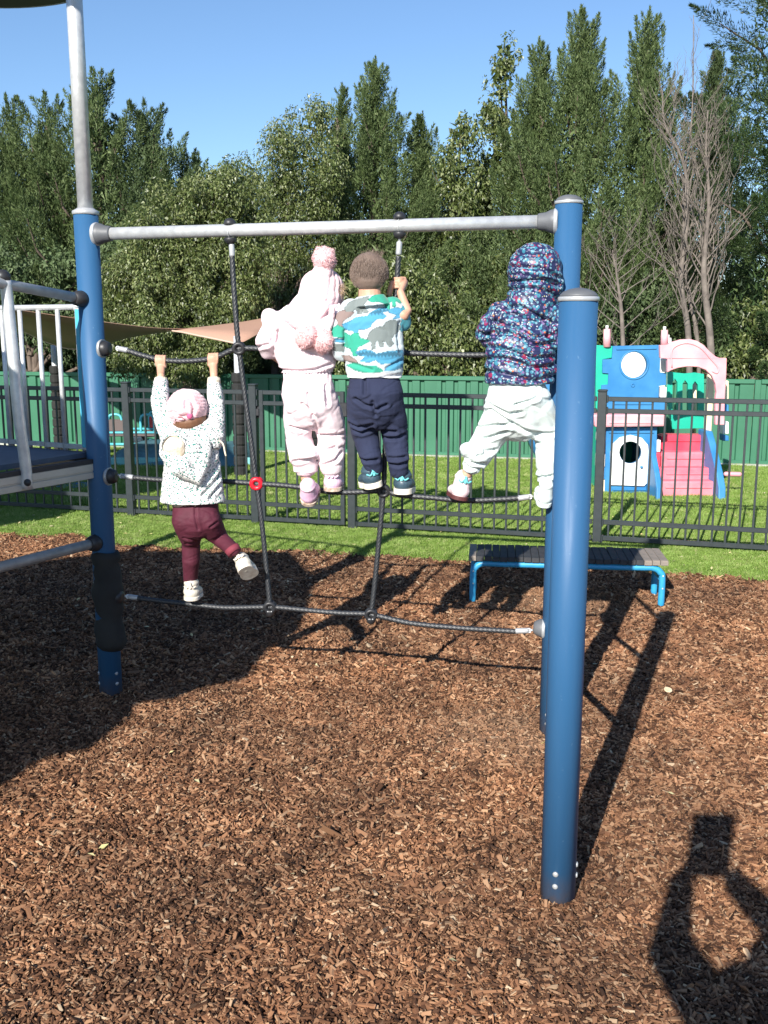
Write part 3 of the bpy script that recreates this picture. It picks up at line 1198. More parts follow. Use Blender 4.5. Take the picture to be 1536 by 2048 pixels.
# second row, mostly hidden, closing gaps low down
for i, (x, y) in enumerate([(-120, 420), (180, 380), (520, 440), (800, 420), (1080, 380), (1330, 380), (1620, 300)]):
    conifer(at(x, 20.5), hgt(y, 20.5), 2.90, ['cypress far behind at the left edge', 'cypress far behind the left clump', 'cypress far behind the drooping leafy tree',
            'cypress far behind the middle peak', 'cypress far behind the puffer jacket child', 'cypress far behind the bare trees', 'cypress far behind the dark pine'][i] + ', seen only through gaps', 40 + i, M_CB, 60, 220, leaf=(0.15, 0.06))


# bare trees
def bare_tree(path_px, Y, label, seed, r0, n_side=26, spread=1.0):
    rng = random.Random(seed)
    P = catmull([W(x, y, Y) for x, y in path_px], 5)
    P[0].z = 0
    t = thing('bare_tree', label, 'tree', P[0], 'leafless trees behind the playhouse')
    MB().tube(P, [r0 * (1 - 0.88 * (i / (len(P) - 1)) ** 0.9) for i in range(len(P))], 8).build('trunk', M_BARE, t)
    mb = MB()

    def branch(p, d, ln, r, lvl):
        pts = [p]
        q = p.copy()
        dd = d.normalized()
        n = 6
        for i in range(n):
            dd = (dd + Vector((rng.uniform(-.22, .22), rng.uniform(-.22, .22), rng.uniform(-.05, .22)))).normalized()
            q = q + dd * ln / n
            pts.append(q.copy())
            if lvl < 2 and i > 0 and rng.random() < 0.62:
                nd = (dd + Vector((rng.uniform(-.9, .9), rng.uniform(-.6, .6), rng.uniform(-.2, .6)))).normalized()
                branch(q, nd, ln * rng.uniform(.35, .6), r * 0.55, lvl + 1)
        mb.tube(pts, [r * (1 - 0.8 * i / n) for i in range(n + 1)], 5, caps=False)
    m = len(P)
    for k in range(n_side):
        i = int(m * (0.22 + 0.72 * k / n_side))
        p = P[min(i, m - 1)]
        sgn = 1 if k % 2 else -1
        u = i / m
        d = Vector((sgn * rng.uniform(.25, .8) * spread, rng.uniform(-.5, .3), rng.uniform(.5, 1.5)))
        branch(p, d, rng.uniform(.5, 1.15) * (1.15 - 0.75 * u), r0 * 0.25 * (1.1 - .7 * u), 0)
    mb.build('bare_branches', M_BARE, t)
    return t


bare_tree([(1376, 940), (1378, 690), (1362, 560), (1374, 440), (1368, 330), (1330, 250), (1325, 180)], 13.45, 'pale bare tree behind the pink arch, the left one of the two leafless trees', 3, 0.052, 46, 1.1)
bare_tree([(1426, 940), (1422, 700), (1408, 560), (1412, 480), (1418, 400), (1412, 300), (1416, 220)], 13.3, 'pale bare tree behind the pink arch, the right one of the two leafless trees', 8, 0.060, 40, 0.8)
bare_tree([(1398, 940), (1396, 690), (1372, 560), (1368, 380), (1384, 230), (1387, 30)], 13.6, 'tallest leafless sapling with a very thin tip above the cypresses', 12, 0.036, 22, 0.5)
bare_tree([(1250, 900), (1245, 660), (1235, 560), (1225, 500)], 13.6, 'short tangle of dry branches behind the plastic playhouse', 15, 0.045, 26, 1.7)
# ============================================================ SHADE SAIL AND POLES
def sail():
    t = thing('shade_sail', 'tan twisted shade sail stretched low between poles, brown underneath on its left half', 'shade sail', (0, 0, 0))
    n = 28
    tops = [(-20, 612, 10.4), (60, 624, 10.7), (210, 645, 11.3), (330, 657.5, 12.0), (430, 653, 12.9), (560, 628, 14.0), (640, 600, 14.6)]
    bots = [(-20, 640, 13.6), (40, 660, 13.6), (110, 690, 13.5), (165, 698, 13.2), (250, 676, 12.6), (330, 661, 12.2), (400, 672, 11.8), (478, 688, 11.42)]
    T = catmull([W(*p) for p in tops], 6)
    B = catmull([W(*p) for p in bots], 6)
    mb = MB()
    vs, fs = [], []
    def resample(Q, m):
        return [Q[min(int(i * (len(Q) - 1) / (m - 1)), len(Q) - 1)] for i in range(m)]
    m = 30
    T, B = resample(T, m), resample(B, m)
    K = 5
    for i in range(m):
        for k in range(K):
            vs.append(T[i].lerp(B[i], k / (K - 1)))
    for i in range(m - 1):
        for k in range(K - 1):
            a = i * K + k
            fs.append((a, a + 1, a + K + 1, a + K))
    mb.add(vs, fs, True)
    o = mb.build('sail_cloth', mat('tan_shade_cloth', (0.42, 0.25, 0.175), 0.85, col2=(0.38, 0.22, 0.155), nscale=60), t)
    md = o.modifiers.new('cloth', 'SOLIDIFY')
    md.thickness = 0.008
    MB().tube(B, 0.012, 6).build('hem', mat('tan_hem', (0.5, 0.36, 0.28), 0.8), t)


sail()


def wrapped_pole(x, ybase, ytop, ywrap, Y, label, rad):
    b = W(x, ybase, Y)
    b.z = 0
    top = W(x, ytop, Y).z
    wr = W(x, ywrap, Y).z
    t = thing('sail_pole', label, 'pole', b, 'padded sail poles')
    MB().tube([b, b + Vector((0, 0, top))], rad, 14).build('pole', M_GALV, t)
    mb = MB()
    z = 0.02
    prof = []
    while z < wr:
        prof += [(rad + 0.022, z), (rad + 0.034, z + 0.02), (rad + 0.034, z + 0.10), (rad + 0.020, z + 0.115)]
        z += 0.12
    mb.lathe(prof, b, n=14, smooth=False)
    mb.build('black_padding', M_FOAM, t)
    return t


wrapped_pole(481, 955, 672, 745, 11.39, 'steel sail pole with lumpy black padding behind the gate', 0.040)
wrapped_pole(120, 905, 690, 745, 13.6, 'steel sail pole with black padding seen between the platform railing bars', 0.040)
wrapped_pole(628, 915, 660, 740, 13.2, 'steel sail pole with black padding seen between the legs of the pink child', 0.045)

# ============================================================ PLASTIC PLAYHOUSE
P_BL = mat('blue_plastic', (0.025, 0.170, 0.40), 0.45, col2=(0.045, 0.22, 0.44), nscale=5)
P_GR = mat('sea_green_plastic', (0.012, 0.38, 0.26), 0.4, col2=(0.016, 0.42, 0.29), nscale=6)
P_PK = mat('faded_pink_plastic', (0.72, 0.30, 0.34), 0.5, col2=(0.80, 0.42, 0.44), nscale=5)
P_RD = mat('faded_red_plastic', (0.60, 0.045, 0.085), 0.45, col2=(0.66, 0.08, 0.12), nscale=5)
P_WH = mat('white_plastic', (0.80, 0.80, 0.78), 0.45, col2=(0.72, 0.72, 0.70), nscale=5)
P_CR = mat('cream_plastic', (0.78, 0.68, 0.48), 0.5, col2=(0.72, 0.62, 0.42), nscale=8)
ph = thing('plastic_playhouse', 'faded blue, green and pink plastic climbing playhouse with red steps on the lawn', 'playhouse', G(1310, 990))
YF = 10.15


def flat(poly, Y, th, name, m, parent=ph, holes=(), bev=0.008):
    q = [W(x, y, Y) for x, y in poly]
    hs = [[W(x, y, Y) for x, y in h] for h in holes]
    mb = MB().prism(q, (0, th, 0), hs)
    return mb.build(name, m, parent, fix=True, bevel=bev if not holes else 0)


def circ(cx, cy, r, n=22, ry=None):
    ry = ry or r
    return [(cx + r * math.cos(2 * math.pi * k / n), cy + ry * math.sin(2 * math.pi * k / n)) for k in range(n)]


# tower body: side and rear walls make the inside dark
flat([(1213, 855), (1314, 855), (1311, 986), (1209, 986)], YF, 0.05, 'lower_wall', P_BL, holes=[circ(1261, 905, 22)])
dr = flat([(1221, 970), (1221, 905), (1226, 888), (1240, 875), (1262, 870), (1284, 876), (1296, 890), (1297, 905), (1295, 965), (1288, 972), (1230, 970)], YF - 0.03, 0.027, 'door', P_WH, holes=[circ(1261, 905, 22.5)])
MB().ball(W(1283, 934, YF - 0.045), 0.015).build('door_handle', P_BL, dr)
flat([(1225, 981), (1298, 981), (1298, 977.5), (1225, 977.5)], YF - 0.018, 0.018, 'moulded_ridge', P_BL, bev=0)
flat([(1218, 862), (1308, 862), (1308, 866), (1218, 866)], YF - 0.014, 0.014, 'moulded_ridge', P_BL, bev=0)
for (a, b, Y0, Y1, m, nm) in (((1209, 855), (1209, 986), YF + .06, YF + .9, P_GR, 'side_wall'), ((1310, 870), (1310, 986), YF + .06, YF + .9, P_BL, 'side_wall')):
    q0, q1 = W(*a, YF), W(*b, YF)
    mb = MB().box((q0.x, Y0, 0.02), (q0.x + 0.04, Y1, q0.z))
    mb.build(nm, m, ph)
q0, q1 = W(1195, 850, YF), W(1335, 850, YF)
MB().box((q0.x, YF + .9, 0.02), (q1.x, YF + .95, q0.z - .02), bev=0.01).build('rear_wall', P_GR, ph)
MB().box((q0.x + .06, YF + .06, 0.74), (q1.x - .06, YF + .9, 0.80), bev=0.01).build('floor_panel', P_PK, ph)
# interlocking column of blocks left of the door
cols = [(857, 883, P_WH), (883, 908, P_BL), (908, 935, P_WH), (935, 960, P_BL), (960, 985, P_CR)]
for y0, y1, m in cols:
    flat([(1196 - (y0 - 857) * .03, y0), (1211, y0), (1210, y1 - 1), (1195 - (y0 - 857) * .03, y1 - 1)], YF + .0, 0.10, 'column_block', m)
cols = [(880, 905, P_WH), (905, 935, P_RD), (935, 962, P_BL)]
for y0, y1, m in cols:
    flat([(1313, y0), (1322, y0), (1321, y1 - 1), (1312, y1 - 1)], YF + .02, 0.10, 'column_block', m)
# pink ledge
flat([(1186, 829), (1331, 829), (1331, 853), (1190, 855)], YF - 0.10, 0.16, 'ledge', P_PK, bev=0.02)
flat([(1222, 844), (1306, 844), (1309, 847), (1219, 847)], YF - 0.112, 0.012, 'moulded_ridge', P_PK, bev=0)
# upper blue wall with tabs and porthole
up = [(1226, 692), (1318, 690), (1320, 716), (1320, 745), (1332, 746), (1332, 770), (1318, 772), (1317, 796), (1330, 797), (1329, 820), (1214, 822), (1214, 788), (1202, 787), (1203, 770), (1216, 769), (1217, 747),
      (1205, 746), (1205, 719), (1224, 718)]
flat(up, YF, 0.06, 'upper_wall', P_BL, holes=[circ(1268.5, 730, 26)])
MB().torus(W(1268.5, 730, YF), px(27.5, YF), 0.010, (0, 1, 0), 30, 8).build('porthole_rim', P_BL, ph)
flat([(1233, 697), (1313, 695.5), (1313, 698), (1233, 699.5)], YF - 0.012, 0.012, 'moulded_ridge', P_BL, bev=0)
flat([(1226, 806), (1303, 806), (1303, 809), (1226, 809)], YF - 0.012, 0.012, 'moulded_ridge', P_BL, bev=0)
MB().torus(W(1265.5, 770.5, YF - .005), 0.016, 0.005, (0, 1, 0), 14, 6).build('bolt_boss', P_BL, ph)
flat([(1225, 700), (1330, 700), (1330, 825), (1225, 825)], YF + .85, 0.05, 'rear_panel', P_WH)
# green crenellated panel going left
gr = [(1192, 690), (1226, 692), (1224, 716), (1206, 719), (1205, 746), (1221, 747), (1220, 771), (1204, 771), (1203, 787), (1216, 788), (1214, 820), (1192, 820)]
flat(gr, YF + .02, 0.05, 'green_panel', P_GR)
flat([(1088, 700), (1186, 690), (1186, 790), (1088, 800)], YF + .35, 0.05, 'green_panel', P_GR)
flat([(1075, 768), (1112, 768), (1112, 800), (1075, 800)], YF + .30, 0.04, 'blue_panel', P_BL)
flat([(1075, 752), (1112, 752), (1112, 766), (1075, 766)], YF + .30, 0.06, 'pink_panel', P_PK)
# post tops
for x, Y, y0 in ((1214, YF + .03, 658), (1329, YF + .03, 660), (1336, YF + .9, 676)):
    a, b = W(x, 694, Y), W(x, y0, Y)
    MB().tube([a, b], [px(8, Y), px(6.5, Y)], 12).build('corner_post', P_PK if Y < 11 else P_WH, ph)
    MB().tube([b, b + Vector((0, 0, 0.035))], 0.016, 10).build('post_tip', P_WH, ph)
# white blocks right of the upper wall
for y0, y1 in ((717, 744), (774, 795)):
    flat([(1321, y0), (1334, y0), (1333, y1), (1320, y1)], YF - .01, 0.08, 'column_block', P_WH)
# pink arch over the steps
ar = [(1321, 716), (1320, 690), (1334, 690), (1345, 684), (1362, 679), (1380, 678), (1395, 682), (1408, 690), (1420, 703), (1432, 713), (1440, 716), (1454, 716), (1453, 750), (1450, 800), (1431, 800),
      (1433, 785), (1431, 768), (1424, 752), (1412, 740), (1396, 734), (1376, 733), (1356, 736), (1342, 741), (1335, 745), (1335, 718)]
flat(ar, YF - .28, 0.06, 'arch', P_PK)
inn = catmull([W(x, y, YF - .285) for x, y in [(1344, 735), (1343, 705), (1352, 692), (1375, 686), (1400, 695), (1420, 716), (1436, 735), (1434, 746), (1424, 742)]], 5)
MB().tube(inn, 0.007, 6).build('arch_ridge', P_PK, ph)
flat([(1431, 800), (1450, 800), (1449, 850), (1431, 850)], YF - .28, 0.06, 'arch_leg', P_PK)
# right rear column cream/white/blue
for y0, y1, m in ((758, 806, P_CR), (806, 830, P_BL), (840, 868, P_WH), (868, 882, P_BL)):
    flat([(1446, y0), (1458, y0 + 4), (1458, y1), (1446, y1)], YF + .25, 0.12, 'column_block', m)
# green railing with three slots, behind the steps
slots = [[(1345, 830), (1345, 765), (1350, 757), (1355, 765), (1355, 830)], [(1365, 830), (1365, 768), (1370, 760), (1376, 768), (1376, 830)], [(1385, 830), (1385, 770), (1390, 762), (1396, 770), (1396, 830)]]
flat([(1335, 742), (1350, 745), (1370, 747), (1390, 745), (1408, 748), (1408, 856), (1345, 858), (1335, 800)], YF + .7, 0.05, 'slotted_railing', P_GR, holes=slots)
a, b = W(1388, 870, YF + .9), W(1390, 760, YF + .9)
MB().tube([a, b], 0.025, 10).build('inner_post', P_CR, ph)
a, b = W(1407, 868, YF + .3), W(1415, 748, YF + .3)
MB().box((a.x, YF + .25, a.z - .02), (a.x + .07, YF + .32, b.z), bev=0.01).build('cream_post', P_CR, ph)
# steps
step_px = [(870, 905, 0), (905, 936, 1), (936, 963, 2), (963, 1001, 3)]
for i, (y0, y1, k) in enumerate(step_px):
    Y = YF + .25 - 0.16 * i
    xa, xb = 1324 - i * 1.5, 1424 + i * 3.2
    a, b = W(xa, y0, Y), W(xb, y1, Y)
    m = P_RD if i == 0 else mat('faded_pink_red_plastic', (0.66, 0.14, 0.19), 0.5, col2=(0.74, 0.24, 0.28), nscale=5)
    MB().box((a.x, Y, 0.0 if i == 3 else max(0.02, b.z - .03)), (b.x, Y + 0.20, a.z), bev=0.016).build('step', m, ph)
    MB().box((a.x + .06, Y - 0.012, a.z - .07), (b.x - .06, Y, a.z - .05), bev=0.004).build('step_ridge', m, ph)
# curved blue step sides
for x0, x1 in ((1308, 1319), (1431, 1445)):
    pts = [(x0 + 2, 862), (x1 + 1, 862), (x1, 900), (x1, 960), (x1, 1004), (x0 - 2, 1004), (x0, 950), (x0 + 1, 900)]
    a, b = W(x0, 1000, YF - .33), W(x1, 862, YF - .33)
    prof = [Vector((a.x, YF - .42, 0)), Vector((a.x, YF - .40, .14)), Vector((a.x, YF - .30, .28)), Vector((a.x, YF - .16, .42)), Vector((a.x, YF - .02, .56)), Vector((a.x, YF + .1, .66)), Vector((a.x, YF + .35, .66)), Vector((a.x, YF + .35, 0))]
    MB().prism(prof, (px(x1 - x0, YF), 0, 0)).build('step_side', P_BL, ph, fix=True, bevel=0.012)
# slide going down to the left
sp = [W(1120, 800, YF + .6), W(1090, 850, YF + .5), W(1060, 895, YF + .4), W(1035, 880, YF + .3)]
sp = [Vector((W(1040, 850, YF + .4).x, YF + .55, .76)), Vector((W(1052, 850, YF + .4).x, YF + .35, .62)), Vector((W(1075, 850, YF).x, YF + .10, .44)), Vector((W(1105, 850, YF).x, YF - .15, .34)), Vector((W(1135, 850, YF).x, YF - .4, .30))]
cs = catmull(sp, 5)
vs, fs = [], []
prof = [(-.24, .14), (-.21, .15), (-.17, .02), (0, 0), (.17, .02), (.21, .15), (.24, .14), (.20, -.02), (0, -.035), (-.20, -.02)]
for i, p in enumerate(cs):
    for a, z in prof:
        vs.append(p + Vector((0, a, z)))
k = len(prof)
for i in range(len(cs) - 1):
    for j in range(k):
        fs.append((i * k + j, i * k + (j + 1) % k, (i + 1) * k + (j + 1) % k, (i + 1) * k + j))
MB().add(vs, fs, True).build('slide_chute', P_BL, ph)
MB().box((W(1120, 850, YF).x, YF - .3, 0), (W(1140, 850, YF).x, YF - .05, .3), bev=.02).build('slide_support', P_BL, ph)
a = W(1452, 948, YF - .1)
MB().tube([a, a + Vector((.13, -.02, 0))], 0.025, 10, round_caps=True).build('axle_stub', P_PK, ph)

# ============================================================ THINGS ON THE LAWN AT THE LEFT
M_TEAL = mat('pale_teal_metal', (0.10, 0.45, 0.52), 0.4, 0.1)
M_TARP = mat('blue_grey_tarp', (0.05, 0.13, 0.17), 0.6, col2=(0.08, 0.19, 0.23), nscale=8, bump=0.01, bscale=10)
c = G(345, 932)
t = thing('sand_tray', 'low sandpit under a blue grey tarpaulin cover behind the picket fence at left', 'sandpit', c)
mb = MB()
nx, ny = 26, 10
x0, x1 = G(205, 935).x, G(500, 935).x
vs, fs = [], []
for i in range(nx + 1):
    for j in range(ny + 1):
        u, v = i / nx, j / ny
        x = x0 + (x1 - x0) * u
        y = c.y - 0.1 + 1.5 * v - 0.2 * u
        e = min(u, 1 - u) * 8
        f_ = min(v, 1 - v) * 6
        z = 0.02 + 0.20 * min(1, e) ** .5 * min(1, f_) ** .6 + 0.012 * math.sin(u * 19) * math.sin(v * 6)
        vs.append((x, y, z))
for i in range(nx):
    for j in range(ny):
        a = i * (ny + 1) + j
        fs.append((a, a + ny + 1, a + ny + 2, a + 1))
mb.add(vs, fs, True)
mb.build('tarpaulin', M_TARP, t)
bx = MB().box((x0 - .03, c.y - .12, 0.0), (x1 + .03, c.y - .06, 0.12), bev=.01)
bx.build('edge_board', mat('pale_teal_board', (0.16, 0.42, 0.42), 0.7), t)


def rider(cx, Y, label, seed, red=False):
    o = G(cx, 912)
    o = Vector((W(cx, 900, Y).x, Y, 0))
    t = thing('tandem_trike', label, 'tricycle', o, 'ride-ons on the far lawn')
    r = 0.018
    for dx in (-.22, .22):
        pts = [(dx - .09, 0, .32), (dx - .09, 0, .50), (dx - .05, 0, .56), (dx + .05, 0, .56), (dx + .09, 0, .50), (dx + .09, 0, .32)]
        MB().tube(catmull([o + Vector(p) for p in pts], 4), r, 8).build('handle_hoop', M_TEAL, t)
    MB().tube([o + Vector((-.55, 0, .32)), o + Vector((.55, 0, .32))], r, 8).build('frame_tube', M_TEAL, t)
    MB().tube([o + Vector((-.5, 0, .16)), o + Vector((.5, 0, .16))], r, 8).build('frame_tube', M_TEAL, t)
    MB().box((o.x - .32, o.y - .02, .33), (o.x - .08, o.y + .02, .50), bev=.015).build('seat_back', mat('red_seat', (.5, .03, .04), .4) if red else mat('brown_seat', (.10, .075, .07), .6), t)
    MB().box((o.x - .35, o.y - .15, .28), (o.x + .35, o.y + .15, .31), bev=.01).build('foot_board', mat('brown_seat', (.10, .075, .07), .6), t)
    for dx in (-.5, .5):
        w = MB().torus(o + Vector((dx, -.02, .15)), .12, .028, (0, 1, 0), 22, 8).build('wheel', M_BLACK, t)
        MB().lathe([(.09, -.012), (.095, 0), (.09, .012)], o + Vector((dx, -.02, .15)), (0, 1, 0), 18).build('wheel_disc', P_WH, w)


rider(265, 13.4, 'teal framed ride-on with brown seat back behind the fence post at left', 1)
rider(345, 13.9, 'teal framed ride-on with red seat back behind the speckled jacket child', 2, True)
for x, y, rx, m in ((150, 975, .20, mat('blue_spot', (0.03, 0.13, 0.45), .5)), (95, 976, .14, mat('brown_spot', (0.22, 0.08, 0.05), .6)), (35, 977, .17, mat('blue_white_spot', (0.10, 0.20, 0.50), .5, col2=(0.6, 0.65, 0.75), nscale=9))):
    c = G(x, y)
    o = MB().lathe([(rx, 0), (rx, .012), (rx * .93, .016)], c + Vector((0, 0, .018)), n=28).build('stepping_mat', m)
    tag(o, {150: 'blue round mat on shaded turf under the platform edge, nearest the blue post', 95: 'brown round mat on shaded turf between two blue mats', 35: 'blue and white round mat at the left edge on shaded turf'}[x], 'mat', 'round mats on the turf')

# ============================================================ BENCH
M_SLAT = mat('weathered_dark_slat', (0.020, 0.022, 0.027), 0.75, col2=(0.042, 0.043, 0.047), nscale=14, bump=0.002, bscale=60)
M_SLATW = mat('bare_grey_slat', (0.27, 0.22, 0.18), 0.8, col2=(0.18, 0.16, 0.14), nscale=16, bump=0.002, bscale=60)
M_TUBE = mat('light_blue_paint', (0.03, 0.27, 0.52), 0.4, col2=(0.035, 0.31, 0.56), nscale=20)
A, B = G(937, 1112, .30), G(1338, 1122, .30)
fdir = (B - A).normalized()
bdir = Vector((-fdir.y, fdir.x, 0))
bn = thing('low_bench', 'low slatted bench with light blue tube legs at the edge of the bark', 'bench', Vector((A.x, A.y, 0)))
Lb = (B - A).length
nsl = 25
sw = Lb / nsl
rz = math.atan2(fdir.y, fdir.x)
sl = None
for k in range(nsl):
    p = A + fdir * (k * sw) - Vector((A.x, A.y, 0))
    p.z = 0.30 + random.uniform(-.002, .002)
    mm = M_SLATW if k in (0, nsl - 1, nsl - 2, nsl - 3) else M_SLAT
    if sl is None or mm is not sl.data.materials[0]:
        sl = MB().box((0.0012, 0, -0.032), (sw - 0.0012, 0.36, 0), bev=0.0025).build('slat', mm)
        sl.parent = bn
        sl.location = p
        sl.rotation_euler = (0, 0, rz)
    else:
        link_copy(sl, 'slat', bn, p, (0, 0, rz + random.uniform(-.004, .004)))
for off in (0.03, 0.31):
    b0, b1 = A + bdir * off + fdir * 0.03, B + bdir * off - fdir * 0.03
    z = 0.30 - 0.032 - 0.021
    zb = -0.02
    pts = [Vector((b0.x, b0.y, zb)), Vector((b0.x, b0.y, z - .07)), Vector((b0.x, b0.y, z - .03)) + fdir * .012, Vector((b0.x, b0.y, z)) + fdir * .06, Vector((b0.x, b0.y, z)) + fdir * .2,
           Vector((b1.x, b1.y, z)) - fdir * .2, Vector((b1.x, b1.y, z)) - fdir * .06, Vector((b1.x, b1.y, z - .03)) - fdir * .012, Vector((b1.x, b1.y, z - .07)), Vector((b1.x, b1.y, zb))]
    MB().tube(catmull(pts, 4), 0.0205, 12).build('tube_frame', M_TUBE, bn)
for e in (A + fdir * .03, B - fdir * .03):
    MB().tube([e + bdir * .03 - Vector((0, 0, .14)), e + bdir * .31 - Vector((0, 0, .14))], 0.012, 8).build('cross_tube', M_TUBE, bn)
    bb = e + bdir * .03
    for z in (.20, .12):
        MB().ball((bb.x, bb.y - .02, z), .006, (1, .6, 1), 8).build('bolt', M_GALV, bn)

# ============================================================ CLIMBING FRAME
fr = thing('climbing_frame', 'blue steel post climbing frame with galvanised top bar', 'climbing frame', POST_R)
RB = 0.053


def post(base, top, name='post', rad=RB, cap=True):
    p = MB().tube([Vector((base.x, base.y, -0.05)), Vector((base.x, base.y, top))], rad, 36).build(name, M_BLUE, fr)
    if cap:
        MB().lathe([(rad + .0012, -.009), (rad + .0032, -.008), (rad + .0032, .002), (rad + .0012, .0035)], (base.x, base.y, top), n=36).build('cap_ring', M_ALU, p)
        MB().lathe([(rad, .003), (rad * .96, .009), (rad * .8, .017), (rad * .5, .024), (rad * .2, .027), (0.001, .028)], (base.x, base.y, top), n=36).build('post_cap', M_CLAMP, p)
    return p


pL = post(POST_L, 2.205, cap=False)
pR = post(POST_R, 2.19)
pN = post(POST_N, 1.785)
MB().lathe([(RB + .002, -.012), (RB + .005, -.01), (RB + .005, .004), (RB * .8, .012), (.038, .016)], (POST_L.x, POST_L.y, 2.205), n=36).build('cap_ring', M_ALU, pL)
MB().tube([POST_L + Vector((0, 0, 2.20)), POST_L + Vector((0, 0, 3.62))], 0.0335, 24).build('steel_pole', M_GALV, fr)
# worn black foam sleeve
pts, rr = [], []
for i in range(16):
    z = 0.215 + i * 0.0315
    pts.append(POST_L + Vector((0.004 * math.sin(i * 1.3) + .010, 0, z)))
    rr.append(0.066 + 0.006 * math.sin(i * 0.9) + 0.004 * math.sin(i * 2.3))
rr[0], rr[-1] = .057, .058
MB().tube(pts, rr, 24).build('foam_sleeve', M_FOAM, fr)
# bolts at the feet
for P_, x_, ys in ((POST_N, -.018, (.055, .095)), (POST_N, .052, (.07, .105)), (POST_L, .04, (.05, .1)), (POST_L, -.045, (.05, .1)), (POST_R, -.03, (.05, .09))):
    for z in ys:
        yy = -math.sqrt(max(RB * RB - x_ * x_, 0))
        b = P_ + Vector((x_, yy, z))
        ax = Vector((x_, yy, 0)).normalized()
        MB().lathe([(.0085, 0), (.009, .002), (.007, .005), (.003, .006)], b - ax * .001, ax, 12).build('bolt', M_GALVD, pN if P_ is POST_N else pL if P_ is POST_L else pR)
# top bar
bd = (POST_R - POST_L).normalized()
bl, br = POST_L + bd * RB + Vector((0, 0, 2.112)), POST_R - bd * RB + Vector((0, 0, 2.118))
tb = MB().tube([bl + bd * .03, br - bd * .03], 0.0265, 24).build('top_bar', M_GALV, fr)
for p, d in ((bl, bd), (br, -bd)):
    q = MB().lathe([(.046, -.012), (.047, .004), (.044, .018), (.036, .034), (.033, .060), (.030, .066)], p, d, 24).build('bar_bracket', M_CLAMP, fr)
    MB().lathe([(.048, -.014), (.0505, -.010), (.0505, -.001), (.048, .003)], p, d, 24).build('bracket_ring', M_ALU, q)
# sloping rungs between the two right posts
for z0, z1 in ((.35, .735), (.86, 1.24), (1.36, 1.66)):
    d = (POST_N - POST_R).normalized()
    a = POST_R + d * RB + Vector((0, 0, z0))
    b = POST_N - d * RB + Vector((0, 0, z1))
    MB().tube([a, b], 0.0165, 12).build('rung', M_GALVD, fr)
for z in (.457, 1.01, 1.60):
    p = POST_R + Vector((0, 0, z)) - bd * (RB - .006)
    q = MB().lathe([(.040, -.006), (.041, .004), (.039, .014), (.030, .034), (.022, .042)], p, -bd, 22).build('rope_socket', M_CLAMP, fr)
    MB().lathe([(.042, -.008), (.044, -.004), (.044, .003), (.041, .006)], p, -bd, 22).build('socket_ring', M_ALU, q)
for z in (.47, 1.04, 1.617):
    p = POST_L + Vector((0, 0, z)) + bd * (RB - .006)
    q = MB().lathe([(.035, -.006), (.036, .004), (.035, .018), (.028, .034), (.016, .038)], p, bd, 22).build('rope_socket', M_BLACK, fr)
    MB().lathe([(.042, -.008), (.044, -.004), (.044, .003), (.041, .006)], p, bd, 22).build('socket_ring', M_GALVD, q)

# ============================================================ ROPE NET
net = thing('rope_net', 'black twisted climbing rope net hung inside the blue frame', 'rope net', POST_L)
RR = 0.0100


def rope(pts, rad=RR):
    P = catmull(pts, 8)
    L_ = sum((P[i + 1] - P[i]).length for i in range(len(P) - 1))
    n = int(L_ / 0.0055)
    cum = [0]
    for i in range(len(P) - 1):
        cum.append(cum[-1] + (P[i + 1] - P[i]).length)
    Q = []
    j = 0
    for k in range(n + 1):
        d = L_ * k / n
        while j < len(P) - 2 and cum[j + 1] < d:
            j += 1
        Q.append(P[j].lerp(P[j + 1], (d - cum[j]) / max(cum[j + 1] - cum[j], 1e-6)))
    return MB().tube(Q, rad, 24, lobes=6, lobe=0.20, twist=2 * math.pi / 0.115).build('rope', M_ROPE, net)


b1, b2 = RP(460, 463), RP(799, 451)
n1 = RP(478, 697)
ringp = RP(513, 967)
n1b = RP(540, 1214)
n2t = RP(783, 705)
n2 = RP(767, 982)
n2b = RP(742, 1229)
rope([RP(464, 512), RP(468, 580), RP(473, 650), n1, RP(487, 770), RP(499, 860), RP(508, 930), ringp, RP(524, 1050), RP(533, 1140), n1b])
rope([RP(797, 512), RP(793, 570), RP(787, 640), n2t, RP(777, 800), RP(770, 900), n2, RP(757, 1090), RP(748, 1180), n2b])
rope([RP(248, 699), RP(290, 712), RP(325, 720), RP(372, 722), RP(427, 716), n1, RP(560, 700), RP(650, 704), n2t, RP(860, 708), RP(960, 710), RP(1030, 706), RP(1060, 704)])
rope([RP(268, 955), RP(330, 960), RP(440, 962), ringp, RP(560, 970), RP(613, 976), RP(662, 984), RP(715, 984), n2, RP(800, 990), RP(860, 995), RP(925, 1001), RP(990, 999), RP(1038, 996)])
rope([RP(275, 1196), RP(330, 1203), RP(380, 1208), RP(450, 1215), n1b, RP(600, 1219), RP(680, 1226), n2b, RP(820, 1246), RP(920, 1256), RP(1032, 1263)])


def ferrule(a, b, r=.0120):
    d = (b - a).normalized()
    MB().lathe([(r * .5, 0), (r * .9, .004), (r, .008), (r, (b - a).length - .006), (r * .9, (b - a).length)], a, d, 16).build('ferrule', M_ALU, net)


def link(a, b):
    MB().tube([a, b], .005, 8).build('steel_link', M_GALV, net)


